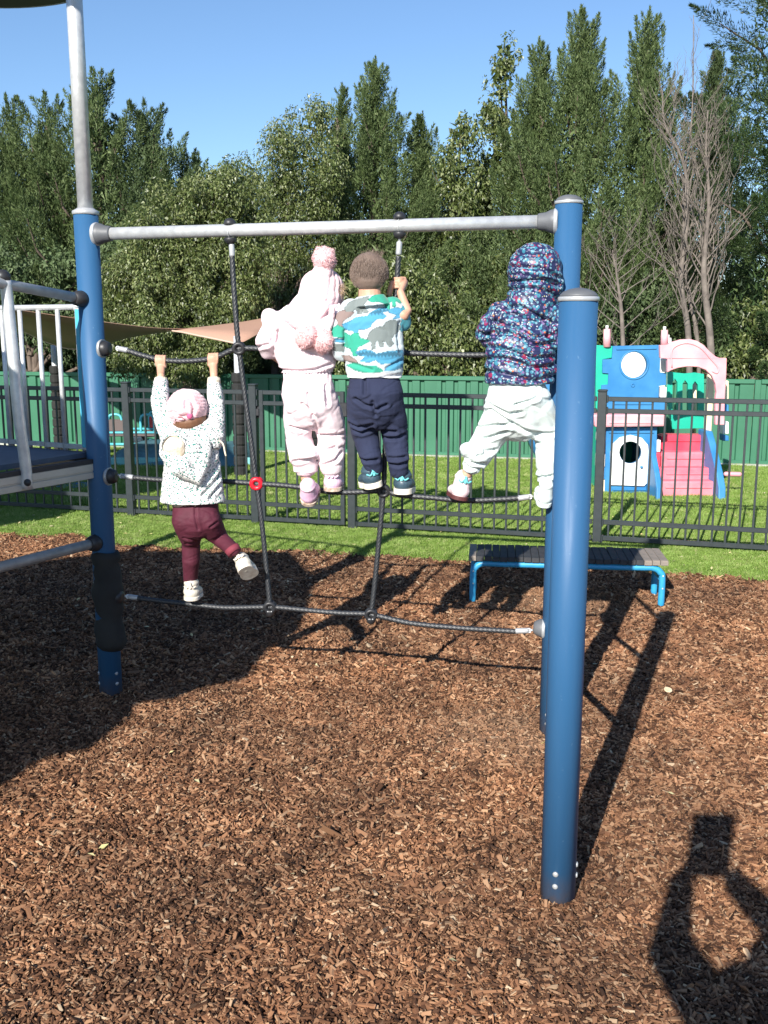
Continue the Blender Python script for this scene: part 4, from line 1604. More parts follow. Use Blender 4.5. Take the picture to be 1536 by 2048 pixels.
for cl, f0, f1 in ((b1, RP(463, 487), RP(464.5, 513)), (b2, RP(799, 482), RP(797, 510))):
    ferrule(f0, f1, .0120)
    for s_ in (1, -1):
        q = MB().lathe([(.024, .0255), (.026, .030), (.025, .040), (.018, .049), (.008, .054)], cl, (0, 0, s_), 20).build('bar_clamp', M_BLACK, net)
    MB().torus(cl, .0275, .0022, bd, 26, 6).build('clamp_strap', M_GALV, net)
    link(cl - Vector((0, 0, .05)), f0)
for a, f0, f1 in ((RP(232, 697), RP(236, 697), RP(256, 701)), (RP(236, 950), RP(243, 952), RP(267, 955)), (RP(250, 1192), RP(256, 1193), RP(276, 1196)),
                  (RP(1066, 993), RP(1060, 993.5), RP(1036, 996.5)), (RP(1066, 1260), RP(1058, 1261), RP(1031, 1262)), (RP(1110, 703), RP(1086, 704), RP(1060, 704))):
    ferrule(f0, f1)
    link(a, f0)
    MB().torus(f0, .009, .003, (0, 1, 0), 14, 6).build('shackle', M_GALV, net)


def knot(p, low=False):
    q = MB()
    q.torus(p + Vector((0, -.010, 0)), .0205, .0095, (0, 1, .15), 22, 10)
    q.torus(p + Vector((0, .010, 0)), .0205, .0095, (0, 1, -.15), 22, 10)
    q.build('rope_connector', M_BLACK, net)
    if low:
        MB().lathe([(.022, 0), (.022, -.010), (.016, -.026), (.006, -.032)][::1], p - Vector((0, 0, .012)), (0, 0, 1), 16).build('connector_foot', M_BLACK, net)
        for dx in (-.008, .008):
            MB().ball(p + Vector((dx, -.020, -.016)), .0035, n=8).build('rivet', M_ALU, net)


knot(n1)
knot(n2)
knot(n2t)
knot(n1b, True)
knot(n2b, True)
MB().torus(ringp + Vector((0, -.008, 0)), .0205, .0105, (0, 1, .1), 28, 12).build('red_ring', M_RED, net)
MB().torus(ringp + Vector((0, .012, 0)), .0205, .0105, (0, 1, -.1), 28, 12).build('red_ring', M_RED, net)

# ============================================================ PLAY PLATFORM AT THE LEFT
E_ = Vector((.478, .879, 0))
Pp = Vector((-.879, .478, 0))
pl = thing('play_platform', 'raised play platform with dark blue deck and galvanised railing at the left edge', 'play platform', POST_L)
ZD = 1.148
LP = POST_L
c0 = LP - E_ * .06 + Pp * .02
quad = [LP + Pp * .05, LP - E_ * 2.3 + Pp * .02, LP - E_ * 2.3 + Pp * 1.7, LP + Pp * 1.7]
quad = [Vector((p.x, p.y, ZD - .022)) for p in quad]
MB().prism(quad, (0, 0, .022)).build('deck_board', M_DECK, pl, fix=True)
for a, b in ((LP - E_ * .05, LP - E_ * 2.3), (LP + Pp * .05, LP + Pp * 1.7)):
    ms = a.lerp(b, .5)
    MB().bar(a + Vector((0, 0, ZD - .034)), b + Vector((0, 0, ZD - .034)), .032, .020).build('deck_edge', M_DECKE, pl)
    k = MB()
    k.bar(a + Vector((0, 0, 1.087)), b + Vector((0, 0, 1.087)), .030, .032, bev=.002)
    k.bar(a + Vector((0, 0, 1.068)), b + Vector((0, 0, 1.068)), .022, .006)
    k.bar(a + Vector((0, 0, 1.050)), b + Vector((0, 0, 1.050)), .030, .028, bev=.002)
    k.build('deck_beam', mat('cream_aluminium', (0.45, 0.43, 0.38), .45, .2, col2=(0.5, 0.48, 0.43), nscale=12), pl)
# rear railing panel
rt = MB()
top = [LP + Pp * .035 + Vector((0, 0, 1.66)), LP + Pp * .045 + Vector((0, 0, 1.76)), LP + Pp * .10 + Vector((0, 0, 1.797)), LP + Pp * .2 + Vector((0, 0, 1.80)), LP + Pp * 1.6 + Vector((0, 0, 1.80))]
rt.tube(catmull(top, 5), .0135, 12)
rt.build('railing_top', M_GALV, pl)
for k in range(13):
    d = .085 + k * .122
    a = LP + Pp * d
    MB().tube([a + Vector((0, 0, ZD - .01)), a + Vector((0, 0, 1.79))], .0108, 12).build('railing_bar', M_GALV, pl)
MB().bar(LP + Pp * .05 + Vector((0, 0, ZD + .02)), LP + Pp * 1.6 + Vector((0, 0, ZD + .02)), .02, .02).build('railing_foot', M_GALVD, pl)
a = LP + Pp * .066 + Vector((0, 0, 1.17))
MB().box((a.x - .014, a.y - .035, 1.17), (a.x + .014, a.y - .022, 1.79), bev=.003).build('cyan_edge_panel', M_CYAN, pl)
MB().ball(LP + Pp * .062 - E_ * .012 + Vector((0, 0, 1.40)), .013, n=10).build('panel_bolt', M_BLACK, pl)
# near handrail, grab pole and lower bar
h0 = LP - E_ * RB + Vector((0, 0, 1.834))
h1 = LP - E_ * .5 + Vector((0, 0, 1.885))
h2 = LP - E_ * 1.6 + Vector((0, 0, 1.92))
MB().tube([h0, h1, h2], .0215, 16).build('handrail', M_GALVD, pl)
q = MB().lathe([(.034, -.012), (.036, .002), (.034, .020), (.026, .048)], h0, -E_, 20).build('rail_socket', M_BLACK, pl)
g = [LP - E_ * .46 + Vector((0, 0, 1.895)), LP - E_ * .455 + Vector((0.0, 0, 1.80)), LP - E_ * .45 + Vector((0.01, -.02, 1.60)), LP - E_ * .44 + Vector((.012, -.03, 1.35)), LP - E_ * .43 + Vector((.014, -.02, 1.15)), LP - E_ * .43 + Vector((.012, -.015, 1.045))]
MB().tube(catmull(g, 5), .0235, 18).build('grab_pole', M_GALV, pl)
MB().ball(g[0] + Vector((-.01, 0, .015)), .032, (1, 1, .9), 14).build('pole_knob', M_BLACK, pl)
MB().ball(g[-1] + Vector((.012, -.022, .028)), .016, (1, .7, 1), 12).build('pole_bolt', M_BLACK, pl)
l0 = LP - E_ * RB + Vector((0, 0, .735))
MB().tube([l0, LP - E_ * 2.2 + Vector((0, 0, .735))], .0235, 16).build('lower_bar', M_GALVD, pl)
MB().lathe([(.038, -.014), (.040, .002), (.036, .020), (.028, .038)], l0, -E_, 20).build('bar_socket', M_BLACK, pl)
# other corner posts of the platform (left of the picture)
for p in (LP - E_ * 2.3, LP - E_ * 2.3 + Pp * 1.7, LP + Pp * 1.7):
    MB().tube([p, p + Vector((0, 0, 2.2))], RB, 24).build('corner_post', M_BLUE, pl)

# unseen roofs added outside the frame, outlined to throw the shade at the left
M_ROOF = mat('dark_purple_plastic', (0.035, 0.015, 0.05), 0.5)


def roof(name, label, poly, z, posts):
    c = sum((Vector((x, y, 0)) for x, y in poly), Vector()) / len(poly)
    t = thing(name, label, 'play roof', Vector((c.x, c.y, 0)))
    P = [Vector((x, y, z)) for x, y in poly]
    mb = MB()
    n = len(P)
    vs = P + [p + Vector((0, 0, .05)) for p in P] + [Vector((c.x, c.y, z + .45)), Vector((c.x, c.y, z + .02))]
    fs = [(i, (i + 1) % n, n + (i + 1) % n, n + i) for i in range(n)] + [(n + i, n + (i + 1) % n, 2 * n) for i in range(n)] + [((i + 1) % n, i, 2 * n + 1) for i in range(n)]
    mb.add(vs, fs)
    mb.build('roof_shell', M_ROOF, t)
    for x, y in posts:
        MB().tube([(x, y, 0), (x, y, z + .03)], RB, 20).build('roof_post', M_BLUE, t)


sh = [(-1.95, 2.7), (-1.50, 3.42), (-1.40, 3.72), (-1.24, 3.80), (-1.16, 4.12), (-1.20, 4.30), (-.98, 4.36), (-.90, 4.50), (-.70, 4.62), (-.66, 5.0), (-.52, 5.35), (-.50, 6.5), (-.75, 7.35), (-2.0, 7.42), (-2.8, 6.9), (-4.6, 6.4), (-4.9, 3.6), (-3.2, 2.4)]  # wanted ground shade; the added roof takes this outline, shifted towards the sun
roof('low_shade_roof', 'unseen low roof added outside the left edge to cast the big shade', [(x - 1.53, y - 3.88) for x, y in sh], 2.3, [(-5.5, .2), (-5.6, 2.0), (-3.6, -.9), (-3.55, 3.0)])
sh = [G(-60, 1075), G(0, 1058), G(120, 1040), G(190, 1012), G(330, 985), G(450, 962), G(492, 940), G(480, 915), G(-60, 915)]  # shade wanted on the far lawn, outline for the added high roof
roof('high_shade_roof', 'unseen high roof added outside the left edge to shade the far lawn', [(p.x - 2.40, p.y - 6.07) for p in sh], 3.6, [(-7.6, 3.2), (-7.6, 6.0), (-4.4, 6.4)])
MBr = thing('shadow_disc_canopy', 'unseen round canopy near the steel pole, added to cast a dark spot on the lawn', 'canopy', (POST_L.x, POST_L.y, 0))  # unseen disc added to shade the pole top and spot the lawn
MB().lathe([(.001, .13), (.2, .11), (.4, .05), (.46, 0), (.45, -.012), (.38, .03), (.15, .07), (.001, .08)], (POST_L.x - .05, POST_L.y - .55, 3.55), n=28).build('canopy_shell', M_ROOF, MBr)
MB().tube([POST_L + Vector((0, 0, 3.6)), Vector((POST_L.x - .05, POST_L.y - .55, 3.64))], .03, 12).build('canopy_arm', M_GALV, MBr)
t = thing('round_canopy', 'distant dark purple canopy whose rim shows in the top left corner', 'canopy', (-13.5, 30.0, 0))
cz = 12.05
MB().lathe([(.001, 1.3), (1.35, 1.1), (3.3, .66), (4.35, .12), (4.5, -.06), (4.3, -.09), (2.7, .18), (.001, .36)], (-12.3, 30.0, cz), n=64).build('canopy_shell', M_ROOF, t)
MB().tube([(-13.5, 30.0, 0), (-13.5, 30.0, cz + .7)], .15, 16).build('canopy_pole', M_GALV, t)
# ============================================================ PEOPLE
def nz3(P, f, seed=0.0):
    """smooth 3D noise, vectorised sums of warped sines, about -1..1"""
    x, y, z = (P * f).T
    s = seed * 1.7
    a = np.sin(x * 1.0 + 1.3 * np.sin(y * 0.9 + s) + s) + np.sin(y * 1.1 + 1.2 * np.sin(z * 1.05 + s * 2)) + np.sin(z * 1.2 + 1.4 * np.sin(x * .95 + s * 3) + 2)
    b = np.sin(x * 2.1 + 1.1 * np.sin(z * 1.7 + s) + 1) + np.sin(y * 2.3 + np.sin(x * 2.2 + s)) + np.sin(z * 1.9 + 1.3 * np.sin(y * 2.0 - s))
    return a / 3 + b / 6


def folds(P, f, seed=0.0, sharp=2.2):
    """soft drapes crossed by narrow slanting creases, about 0..1"""
    v = nz3(P, f * .8, seed)
    Q = P + .012 * np.column_stack([nz3(P, 11, seed + 3), P[:, 0] * 0, nz3(P, 13, seed + 5)])
    c1 = np.exp(-(nz3(Q + [0, 0, .3] * P[:, :1], f * 1.15, seed + 1) / .16) ** 2)
    c2 = np.exp(-(nz3(Q - [0, 0, .4] * P[:, :1], f * 1.9, seed + 2) / .20) ** 2)
    gate = np.clip(nz3(P, f * .45, seed + 4) * 1.6 + .45, 0, 1)
    return .62 + .16 * v - .50 * c1 * gate - .30 * c2 * (1 - gate * .6)


def creases(P, lines, org, sc_, Y, depth=.009, width=.0055, back=None):
    """narrow folds pressed into the cloth along lines measured on the photograph"""
    out = np.zeros(len(P))
    Q = P[:, [0, 2]]
    for ln in lines:
        w = [W(org[0] + a / sc_, org[1] + b / sc_, Y) for a, b in ln]
        w = [np.array((p.x, p.z)) for p in w]
        d = np.full(len(P), 9.0)
        for a, b in zip(w[:-1], w[1:]):
            ab = b - a
            t = np.clip(((Q - a) @ ab) / (ab @ ab), 0, 1)
            d = np.minimum(d, np.hypot(*(Q - a - t[:, None] * ab).T))
        out += -depth * np.exp(-(d / width) ** 2) + depth * .38 * np.exp(-((d - width * 2.1) / (width * 1.2)) ** 2)
    if back is not None:
        out *= np.clip((back - P[:, 1]) / .02 + .5, 0, 1)
    return out


def hem(mb, c, r, asp, h, rt=None, n=26):
    """square-cut lower edge of a garment"""
    rt = rt or r
    mb.tube([c + Vector((0, 0, h)), c + Vector((0, 0, h * .5)), c], [rt, (rt + r) / 2, r], n, asp=asp, side=(1, 0, 0))


def cloth(mb, name, m, parent, voxel=0.005, smooth=4, disp=None, color=None, post_smooth=0):
    org = root_of(parent)
    me = bpy.data.meshes.new('raw')
    me.from_pydata([tuple(v) for v in mb.v], [], mb.f)
    import bmesh
    bm = bmesh.new()
    bm.from_mesh(me)
    bmesh.ops.recalc_face_normals(bm, faces=bm.faces)
    bm.to_mesh(me)
    bm.free()
    o = bpy.data.objects.new('raw', me)
    COL.objects.link(o)
    md = o.modifiers.new('r', 'REMESH')
    md.mode = 'VOXEL'
    md.voxel_size = voxel
    sm = o.modifiers.new('s', 'SMOOTH')
    sm.factor = 0.5
    sm.iterations = smooth
    dg = bpy.context.evaluated_depsgraph_get()
    dg.update()
    ev = o.evaluated_get(dg)
    out = bpy.data.meshes.new_from_object(ev)
    bpy.data.objects.remove(o)
    bpy.data.meshes.remove(me)
    n = len(out.vertices)
    co = np.empty(n * 3, np.float32)
    out.vertices.foreach_get('co', co)
    P = co.reshape(-1, 3).astype(float)
    if disp is not None:
        no = np.empty(n * 3, np.float32)
        out.vertices.foreach_get('normal', no)
        P2 = P + no.reshape(-1, 3) * disp(P)[:, None]
    else:
        P2 = P
    if color is not None:
        c = color(P)
        ca = out.color_attributes.new('Col', 'FLOAT_COLOR', 'POINT')
        ca.data.foreach_set('color', np.column_stack([c, np.ones(n)]).astype(np.float32).ravel())
    P2 = P2 - np.array(org)
    out.vertices.foreach_set('co', P2.astype(np.float32).ravel())
    out.polygons.foreach_set('use_smooth', np.full(len(out.polygons), True))
    out.materials.clear()
    out.materials.append(m)
    out.name = name
    out.update()
    ob = bpy.data.objects.new(name, out)
    COL.objects.link(ob)
    ob.parent = parent
    return ob


def lim(mb, pts, rad, asp=1.0, side=None, n=16):
    mb.tube(pts, rad, n, asp=asp, side=side, round_caps=True)
    return mb


def grip(mb, c, axis, rr, palm, fing, wrist=None, fr=0.0058, thumb=True, flip=1):
    """a small child's hand closed round a bar: palm on one side, four fingers over it, thumb beneath"""
    axis, palm, fing = Vector(axis).normalized(), Vector(palm).normalized(), Vector(fing).normalized()
    c = Vector(c)
    lens = [1.0, 1.08, 1.03, .86]
    for i in range(4):
        o = axis * ((i - 1.5) * fr * 2.02) * flip
        Rf = rr + fr * 0.95
        pts = []
        tot = 3.6 * lens[i]
        for k in range(9):
            a = tot * k / 8 - 0.25
            pts.append(c + o + palm * (Rf * math.cos(a)) + fing * (Rf * math.sin(a)))
        pts[0] = pts[0] + palm * .004
        lim(mb, [c + o * .9 + palm * (Rf + .003) - fing * .018] + pts, [fr * 1.1] + [fr * (1.14 if k in (1, 5) else 1.0) * (1 - .02 * k) for k in range(9)], n=8)
    pc = c + palm * (rr + .0085) - fing * .017
    lim(mb, [pc + fing * .012, pc - fing * .014], [.0215, .020], asp=.42, side=axis, n=14)
    if thumb:
        t0 = pc - fing * .010 + axis * .018 * flip * -1
        lim(mb, [t0, c - fing * (rr + .004) + palm * .006 - axis * .020 * flip, c - fing * (rr + .004) - palm * .008 - axis * .012 * flip], [.0085, .0075, .006], n=8)
    w = wrist if wrist is not None else pc - fing * .040
    lim(mb, [pc - fing * .010, Vector(w)], [.0185, .0165], asp=.75, side=axis, n=14)
    return Vector(w)


def head(mb, c, r, tilt=(0, 0, 0), neck=None):
    """face looks towards +Y before the tilt"""
    rot = Matrix.Rotation(tilt[2], 3, 'Z') @ Matrix.Rotation(tilt[0], 3, 'X') @ Matrix.Rotation(tilt[1], 3, 'Y')
    c = Vector(c)

    def q(x, y, z):
        return c + rot @ Vector((x, y, z)) * r
    mb.ball(c, r, (0.93, 1.06, 1.0), 22, rot)
    mb.ball(q(0, .28, -.42), r * .66, (1, .95, .85), 18, rot)          # jaw and cheeks
    for s_ in (-1, 1):
        mb.ball(q(.42 * s_, .58, -.32), r * .28, (1, .8, .9), 12, rot)  # cheek
        mb.ball(q(.95 * s_, -.02, -.12), r * .235, (.34, .62, 1), 12, rot)  # ear
        mb.ball(q(.99 * s_, .03, -.25), r * .10, (.6, .9, 1), 10, rot)
    mb.ball(q(0, 1.08, -.18), r * .11, (1, 1, .9), 10, rot)            # nose
    mb.tube([q(0, 1.0, .12), q(0, 1.06, -.14)], [r * .05, r * .08], 8)
    mb.tube([q(-.20, .93, -.50), q(0, .99, -.48), q(.20, .93, -.50)], r * .055, 8)   # lips
    if neck is not None:
        lim(mb, [q(0, -.12, -.5), Vector(neck)], [r * .52, r * .58])
    return rot, q


def eyes(q, r, parent):
    for s_ in (-1, 1):
        MB().ball(q(.33 * s_, .93, .02), r * .10, (1, .7, .8), 10).build('eye', mat('eye_white', (.7, .7, .7), .2), parent)
        MB().ball(q(.33 * s_, .995, .02), r * .055, (1, .7, 1), 8).build('iris', mat('dark_iris', (.03, .015, .01), .1), parent)


def shoe(parent, heel, toe_dir, up, L_, Wd, Hh, m_up, m_sole, m_tab=None, sole_h=.016, sock=None, m_sock=None):
    """heel: back bottom point of the sole; toe_dir and up give its pose"""
    f = Vector(toe_dir).normalized()
    u = Vector(up)
    u = (u - f * u.dot(f)).normalized()
    s_ = f.cross(u)
    heel = Vector(heel)

    def q(a, b, c):
        return heel + f * a + s_ * b + u * c
    mb = MB()
    w = Wd / 2
    lim(mb, [q(w * .9, 0, sole_h + .020), q(L_ * .45, 0, sole_h + .018), q(L_ - w * 1.0, 0, sole_h + .012)], [w * .90, w * .90, w * .98], asp=[.85, .80, .62], side=s_, n=18)
    lim(mb, [q(w * .95, 0, sole_h + .018), q(w * .98, 0, Hh - .008)], [w * .86, w * .74], asp=1.12, side=s_, n=18)
    lim(mb, [q(w * 1.3, 0, sole_h + .03), q(L_ * .62, 0, sole_h + .022)], [w * .72, w * .6], asp=.8, side=s_, n=16)
    mb.tube([q(w * .98, 0, Hh - .012), q(w * .98, 0, Hh - .003)], [w * .80, w * .80], 18, side=s_, asp=1.15)
    up_o = cloth(mb, 'shoe', m_up, parent, 0.0032, 2)
    prof = []
    for k in range(30):
        a = 2 * math.pi * k / 30
        ca, sa = math.cos(a), math.sin(a)
        x = L_ / 2 + (L_ / 2) * (abs(ca) ** .75) * (1 if ca > 0 else -1)
        y = w * (1.03 if ca > 0 else .93) * (abs(sa) ** .8) * (1 if sa > 0 else -1) * (1 - .10 * math.exp(-((x / L_ - .45) / .15) ** 2))
        prof.append((x, y))
    sb = MB()
    sb.prism([q(x, y, 0) for x, y in prof], u * sole_h)
    sb.build('sole', m_sole, up_o, fix=True, bevel=.003)
    if m_tab:
        MB().tube(catmull([q(w * .1, -w * .62, Hh - .014), q(-.001, -w * .3, Hh - .022), q(-.004, 0, Hh - .005), q(-.001, w * .3, Hh - .022), q(w * .1, w * .62, Hh - .014)], 4), .0035, 8).build('heel_piping', m_tab, up_o)
        MB().bar(q(-.004, 0, Hh - .025), q(-.002, 0, Hh + .004), .010, .004, up=f).build('pull_tab', m_tab, up_o)
    if m_sock:
        MB().tube([q(w * .98, 0, Hh - .02), Vector(sock)], [w * .66, w * .70], 18, side=s_, round_caps=False).build('sock', m_sock, parent)
    return up_o


def fuzz(name, c, r, n, m, parent, ln=.014, seed=1):
    rng = np.random.default_rng(seed)
    d = rng.normal(0, 1, (n, 3))
    d /= np.linalg.norm(d, axis=1)[:, None]
    rad = r * (0.80 + 0.14 * nz3(d, 5, seed))
    C = np.array(c) + d * rad[:, None]
    D = d + rng.normal(0, .45, (n, 3))
    v, f = leaf_quads(C + d * ln * .3, D, rng.normal(0, 1, (n, 3)), rng.uniform(.6, 1.3, n) * ln, np.full(n, .0022))
    o = MB().ball(c, r * .86, n=18).build(name, m, parent)
    fastmesh('fur', v, f, m, o)
    return o


M_WHITE_CL = lambda: 0
F_BUMP = dict(bump=0.0012, bscale=260)

# ------------------------------------------------------------ 1: child hanging in the speckled jacket


def spot_material(name, base, spots, scale, thr, rough=0.8, bump=.0008, base2=None, spec=.3):
    m = bpy.data.materials.new(name)
    m.use_nodes = True
    nt = m.node_tree
    N, L = nt.nodes, nt.links
    b = N['Principled BSDF']
    b.inputs['Roughness'].default_value = rough
    b.inputs['Specular IOR Level'].default_value = spec
    tc = N.new('ShaderNodeTexCoord')
    cur = None
    rgb = N.new('ShaderNodeRGB')
    rgb.outputs[0].default_value = (*base, 1)
    cur = rgb.outputs[0]
    for i, (c, sc_, th) in enumerate(spots):
        mp = N.new('ShaderNodeMapping')
        mp.inputs['Location'].default_value = (i * 3.7, i * 1.9, i * 5.3)
        L.new(tc.outputs['Object'], mp.inputs['Vector'])
        vo = N.new('ShaderNodeTexVoronoi')
        vo.inputs['Scale'].default_value = sc_
        vo.inputs['Randomness'].default_value = 1.0
        L.new(mp.outputs[0], vo.inputs['Vector'])
        lt = N.new('ShaderNodeMath')
        lt.operation = 'LESS_THAN'
        lt.inputs[1].default_value = th
        L.new(vo.outputs['Distance'], lt.inputs[0])
        mx = N.new('ShaderNodeMix')
        mx.data_type = 'RGBA'
        L.new(lt.outputs[0], mx.inputs['Factor'])
        L.new(cur, mx.inputs['A'])
        mx.inputs['B'].default_value = (*c, 1)
        cur = mx.outputs['Result']
    L.new(cur, b.inputs['Base Color'])
    nz = N.new('ShaderNodeTexNoise')
    nz.inputs['Scale'].default_value = 220
    L.new(tc.outputs['Object'], nz.inputs['Vector'])
    bp = N.new('ShaderNodeBump')
    bp.inputs['Distance'].default_value = bump
    L.new(nz.outputs[0], bp.inputs['Height'])
    L.new(bp.outputs[0], b.inputs['Normal'])
    return m


Y1 = 4.37
k1 = thing('person', 'child hanging from the rope in white speckled jacket, maroon leggings and pink hat', 'child', RP(385, 1200) + Vector((0, -.05, 0)), 'children on the rope net')
YB = Y1 - .16                                       # torso hangs a little nearer than the rope
hL, hR = RP(322, 719), RP(427, 715)
mb = MB()
wL = grip(mb, hL, (1, 0, -.05), RR, (0, -1, -.25), (0, -.25, 1), wrist=W(322, 752, Y1 - .045), flip=-1, fr=.0062)
wR = grip(mb, hR, (1, 0, .05), RR, (0, -1, -.25), (0, -.25, 1), wrist=W(428, 752, Y1 - .045), flip=1, fr=.0062)
shL, shR = W(345, 872, YB), W(424, 872, YB)
elL, elR = W(322, 812, Y1 - .10), W(431, 815, Y1 - .10)
lim(mb, [wL, elL, shL], [.0165, .019, .024])
lim(mb, [wR, elR, shR], [.0165, .019, .024])
hc = W(375, 824, YB + .02)
rot, q = head(mb, hc, px(37, YB), (R(14), R(-8), R(8)), neck=W(384, 875, YB))
lim(mb, [W(384, 890, YB), W(386, 960, YB), W(390, 1030, YB)], [.065, .07, .072], asp=.7, side=(1, 0, 0))
hipL, hipR = W(372, 1035, YB), W(414, 1035, YB)
knL, knR = W(380, 1085, YB + .06), W(440, 1078, YB + .05)
anL, anR = W(380, 1160, Y1 - .03), W(466, 1098, YB - .04)
lim(mb, [hipL, knL, anL], [.045, .032, .022])
lim(mb, [hipR, knR, anR], [.045, .032, .022])
cloth(mb, 'body', M_SKIN, k1, .0032, 3)
eyes(q, px(37, YB), k1)
M_SPK = spot_material('white_speckled_fleece', (0.78, 0.77, 0.74), [((0.12, 0.15, 0.16), 92, .33), ((0.03, 0.22, 0.18), 74, .30), ((.22, .19, .22), 120, .28)], 0, 0)
M_LEG = mat('maroon_leggings', (0.070, 0.007, 0.020), 0.75, col2=(0.085, 0.010, 0.026), nscale=30, **F_BUMP)
M_PHAT = mat('pink_knit', (0.74, 0.42, 0.46), 0.9, col2=(0.80, 0.50, 0.53), nscale=90, bump=.003, bscale=150, sheen=.5)
mb = MB()
cuL, cuR = W(322, 768, Y1 - .06), W(428, 768, Y1 - .06)
lim(mb, [cuL, W(320, 800, Y1 - .09), W(327, 838, Y1 - .12), shL + Vector((.008, 0, -.01))], [px(15, Y1), px(18, Y1), px(19, Y1), px(27, Y1)])
lim(mb, [cuR, W(431, 800, Y1 - .09), W(432, 838, Y1 - .12), shR + Vector((-.004, 0, -.01))], [px(14, Y1), px(17, Y1), px(18, Y1), px(26, Y1)])
lim(mb, [W(384, 885, YB), W(384, 915, YB), W(385, 925, YB + .01), W(385, 940, YB + .01)], [px(52, YB), px(56, YB), px(57, YB), px(57, YB)], asp=[.55, .62, .66, .66], side=(1, 0, 0), n=24)
hem(mb, W(386, 1003, YB + .01), px(66, YB), .66, .15, px(57, YB))


def spk_disp(P):
    s_ = folds(P * [1.0, 1.0, 1.9] + np.array([0, 0, .35]) * P[:, :1], 17, 2)
    d = 0.010 * (s_ - .6)
    u = np.clip((hemz1 + .035 - P[:, 2]) / .03, 0, 1)
    return d * .7 * (1 - u * .5) + .001 * u + creases(P, C1, (270, 640), 3.413, YB - .04, .010, .006, YB)


hemz1 = W(387, 1003, YB).z
C1 = [[(410, 1110), (480, 1010), (550, 890)], [(440, 1150), (540, 1030), (590, 930)], [(470, 1190), (560, 1090), (605, 990)], [(520, 1210), (615, 1080)], [(380, 1060), (420, 1030)],
      [(485, 600), (540, 590), (605, 565)], [(490, 660), (600, 625)], [(500, 700), (580, 780)], [(120, 590), (200, 610)], [(130, 640), (190, 650)]]
jk = cloth(mb, 'jacket', M_SPK, k1, .005, 4, spk_disp)
mb = MB()                                           # hood lying on the back
hb = YB - .075
lim(mb, [W(338, 905, hb - .01), W(365, 935, hb - .02), W(395, 958, hb - .01), W(405, 920, hb + .01), W(412, 885, hb + .03)], [px(20, hb), px(24, hb), px(16, hb), px(18, hb), px(14, hb)], n=14)
lim(mb, [W(345, 880, hb), W(380, 905, hb), W(400, 925, hb)], [px(24, hb), px(32, hb), px(20, hb)], asp=.6, side=(1, 0, 0), n=14)
hd = cloth(mb, 'hood', M_SPK, k1, .0045, 3, lambda P: 0.008 * (folds(P, 24, 5) - .6))
M_FLEECE = mat('cream_fleece', (0.76, 0.68, 0.55), 0.95, bump=.004, bscale=120, col2=(.62, .50, .36), nscale=26)
mb = MB()
mb.ball(W(346, 892, hb - .035), px(25, hb), (.92, .45, 1.2), 18, Matrix.Rotation(R(-20), 3, 'Y'))
cloth(mb, 'hood_lining', M_FLEECE, hd, .004, 2, lambda P: .004 * nz3(P, 60, 2))
MB().torus(W(347, 893, hb - .04), px(24, hb), .0060, (-.25, 1, .15), 26, 8).build('hood_rim', M_SPK, hd)
for c, d in ((cuL, W(322, 757, Y1 - .05)), (cuR, W(428, 757, Y1 - .05))):
    MB().tube([c, d], [px(13.5, Y1), px(12.5, Y1)], 18).build('cuff', M_FLEECE, jk)
MB().tube([W(388, 1001, YB + .01), W(389, 1009, YB + .01)], [px(46, YB), px(45, YB)], 30, asp=.62, side=(1, 0, 0)).build('shirt_hem', M_FLEECE, k1)
cord = catmull([W(437, 880, hb + .05), W(446, 888, hb + .02), W(450, 905, hb + .0), W(452, 912, hb)], 5)
MB().tube(cord, .0035, 8).build('drawstring', M_FLEECE, jk)
mb = MB()
lim(mb, [W(391, 1010, YB + .01), W(392, 1032, YB + .005)], [px(46, YB), px(48, YB)], asp=[.62, .78], side=(1, 0, 0), n=22)
lim(mb, [W(372, 1040, YB - .01), W(379, 1062, YB + .02), W(382, 1085, YB + .07), W(382, 1120, YB + .08), W(381, 1160, Y1 - .03)], [px(29, YB), px(27, YB), px(20, YB), px(18.5, YB), px(14.5, Y1)])
lim(mb, [W(414, 1040, YB - .01), W(428, 1062, YB + .03), W(443, 1080, YB + .04), W(467, 1100, YB - .04)], [px(28, YB), px(24, YB), px(17, YB), px(14, YB)])
cloth(mb, 'leggings', M_LEG, k1, .0042, 4, lambda P: .0035 * (folds(P * [1, 1, 2.2], 26, 3) - .6) + creases(P, [[(330, 1490), (430, 1525)], [(335, 1540), (420, 1530)], [(415, 1270), (425, 1350), (440, 1420)], [(520, 1410), (560, 1380)]], (270, 640), 3.413, YB - .04, .005, .005, YB + .03))
MB().tube([W(463, 1096, YB - .035), W(470, 1106, YB - .045)], [px(16, YB), px(15, YB)], 18).build('pink_cuff', mat('dusty_pink', (.20, .03, .05), .8, **F_BUMP), k1)
M_CREAM = mat('cream_leather', (0.66, 0.62, 0.52), 0.5, col2=(0.55, 0.50, 0.42), nscale=25, bump=.0008)
M_SOLEW = mat('white_rubber_sole', (0.72, 0.68, 0.60), 0.6, col2=(.55, .48, .40), nscale=40)
shoe(k1, W(381, 1203, Y1 - .075), (0, 1, .05), (0, 0, 1), .125, px(38, Y1), .085, M_CREAM, M_SOLEW, M_SOLEW)
shoe(k1, W(486, 1136, YB - .09), (.25, .75, -.55), (-.45, .15, .85), .120, px(38, YB), .075, M_CREAM, M_SOLEW, M_SOLEW)
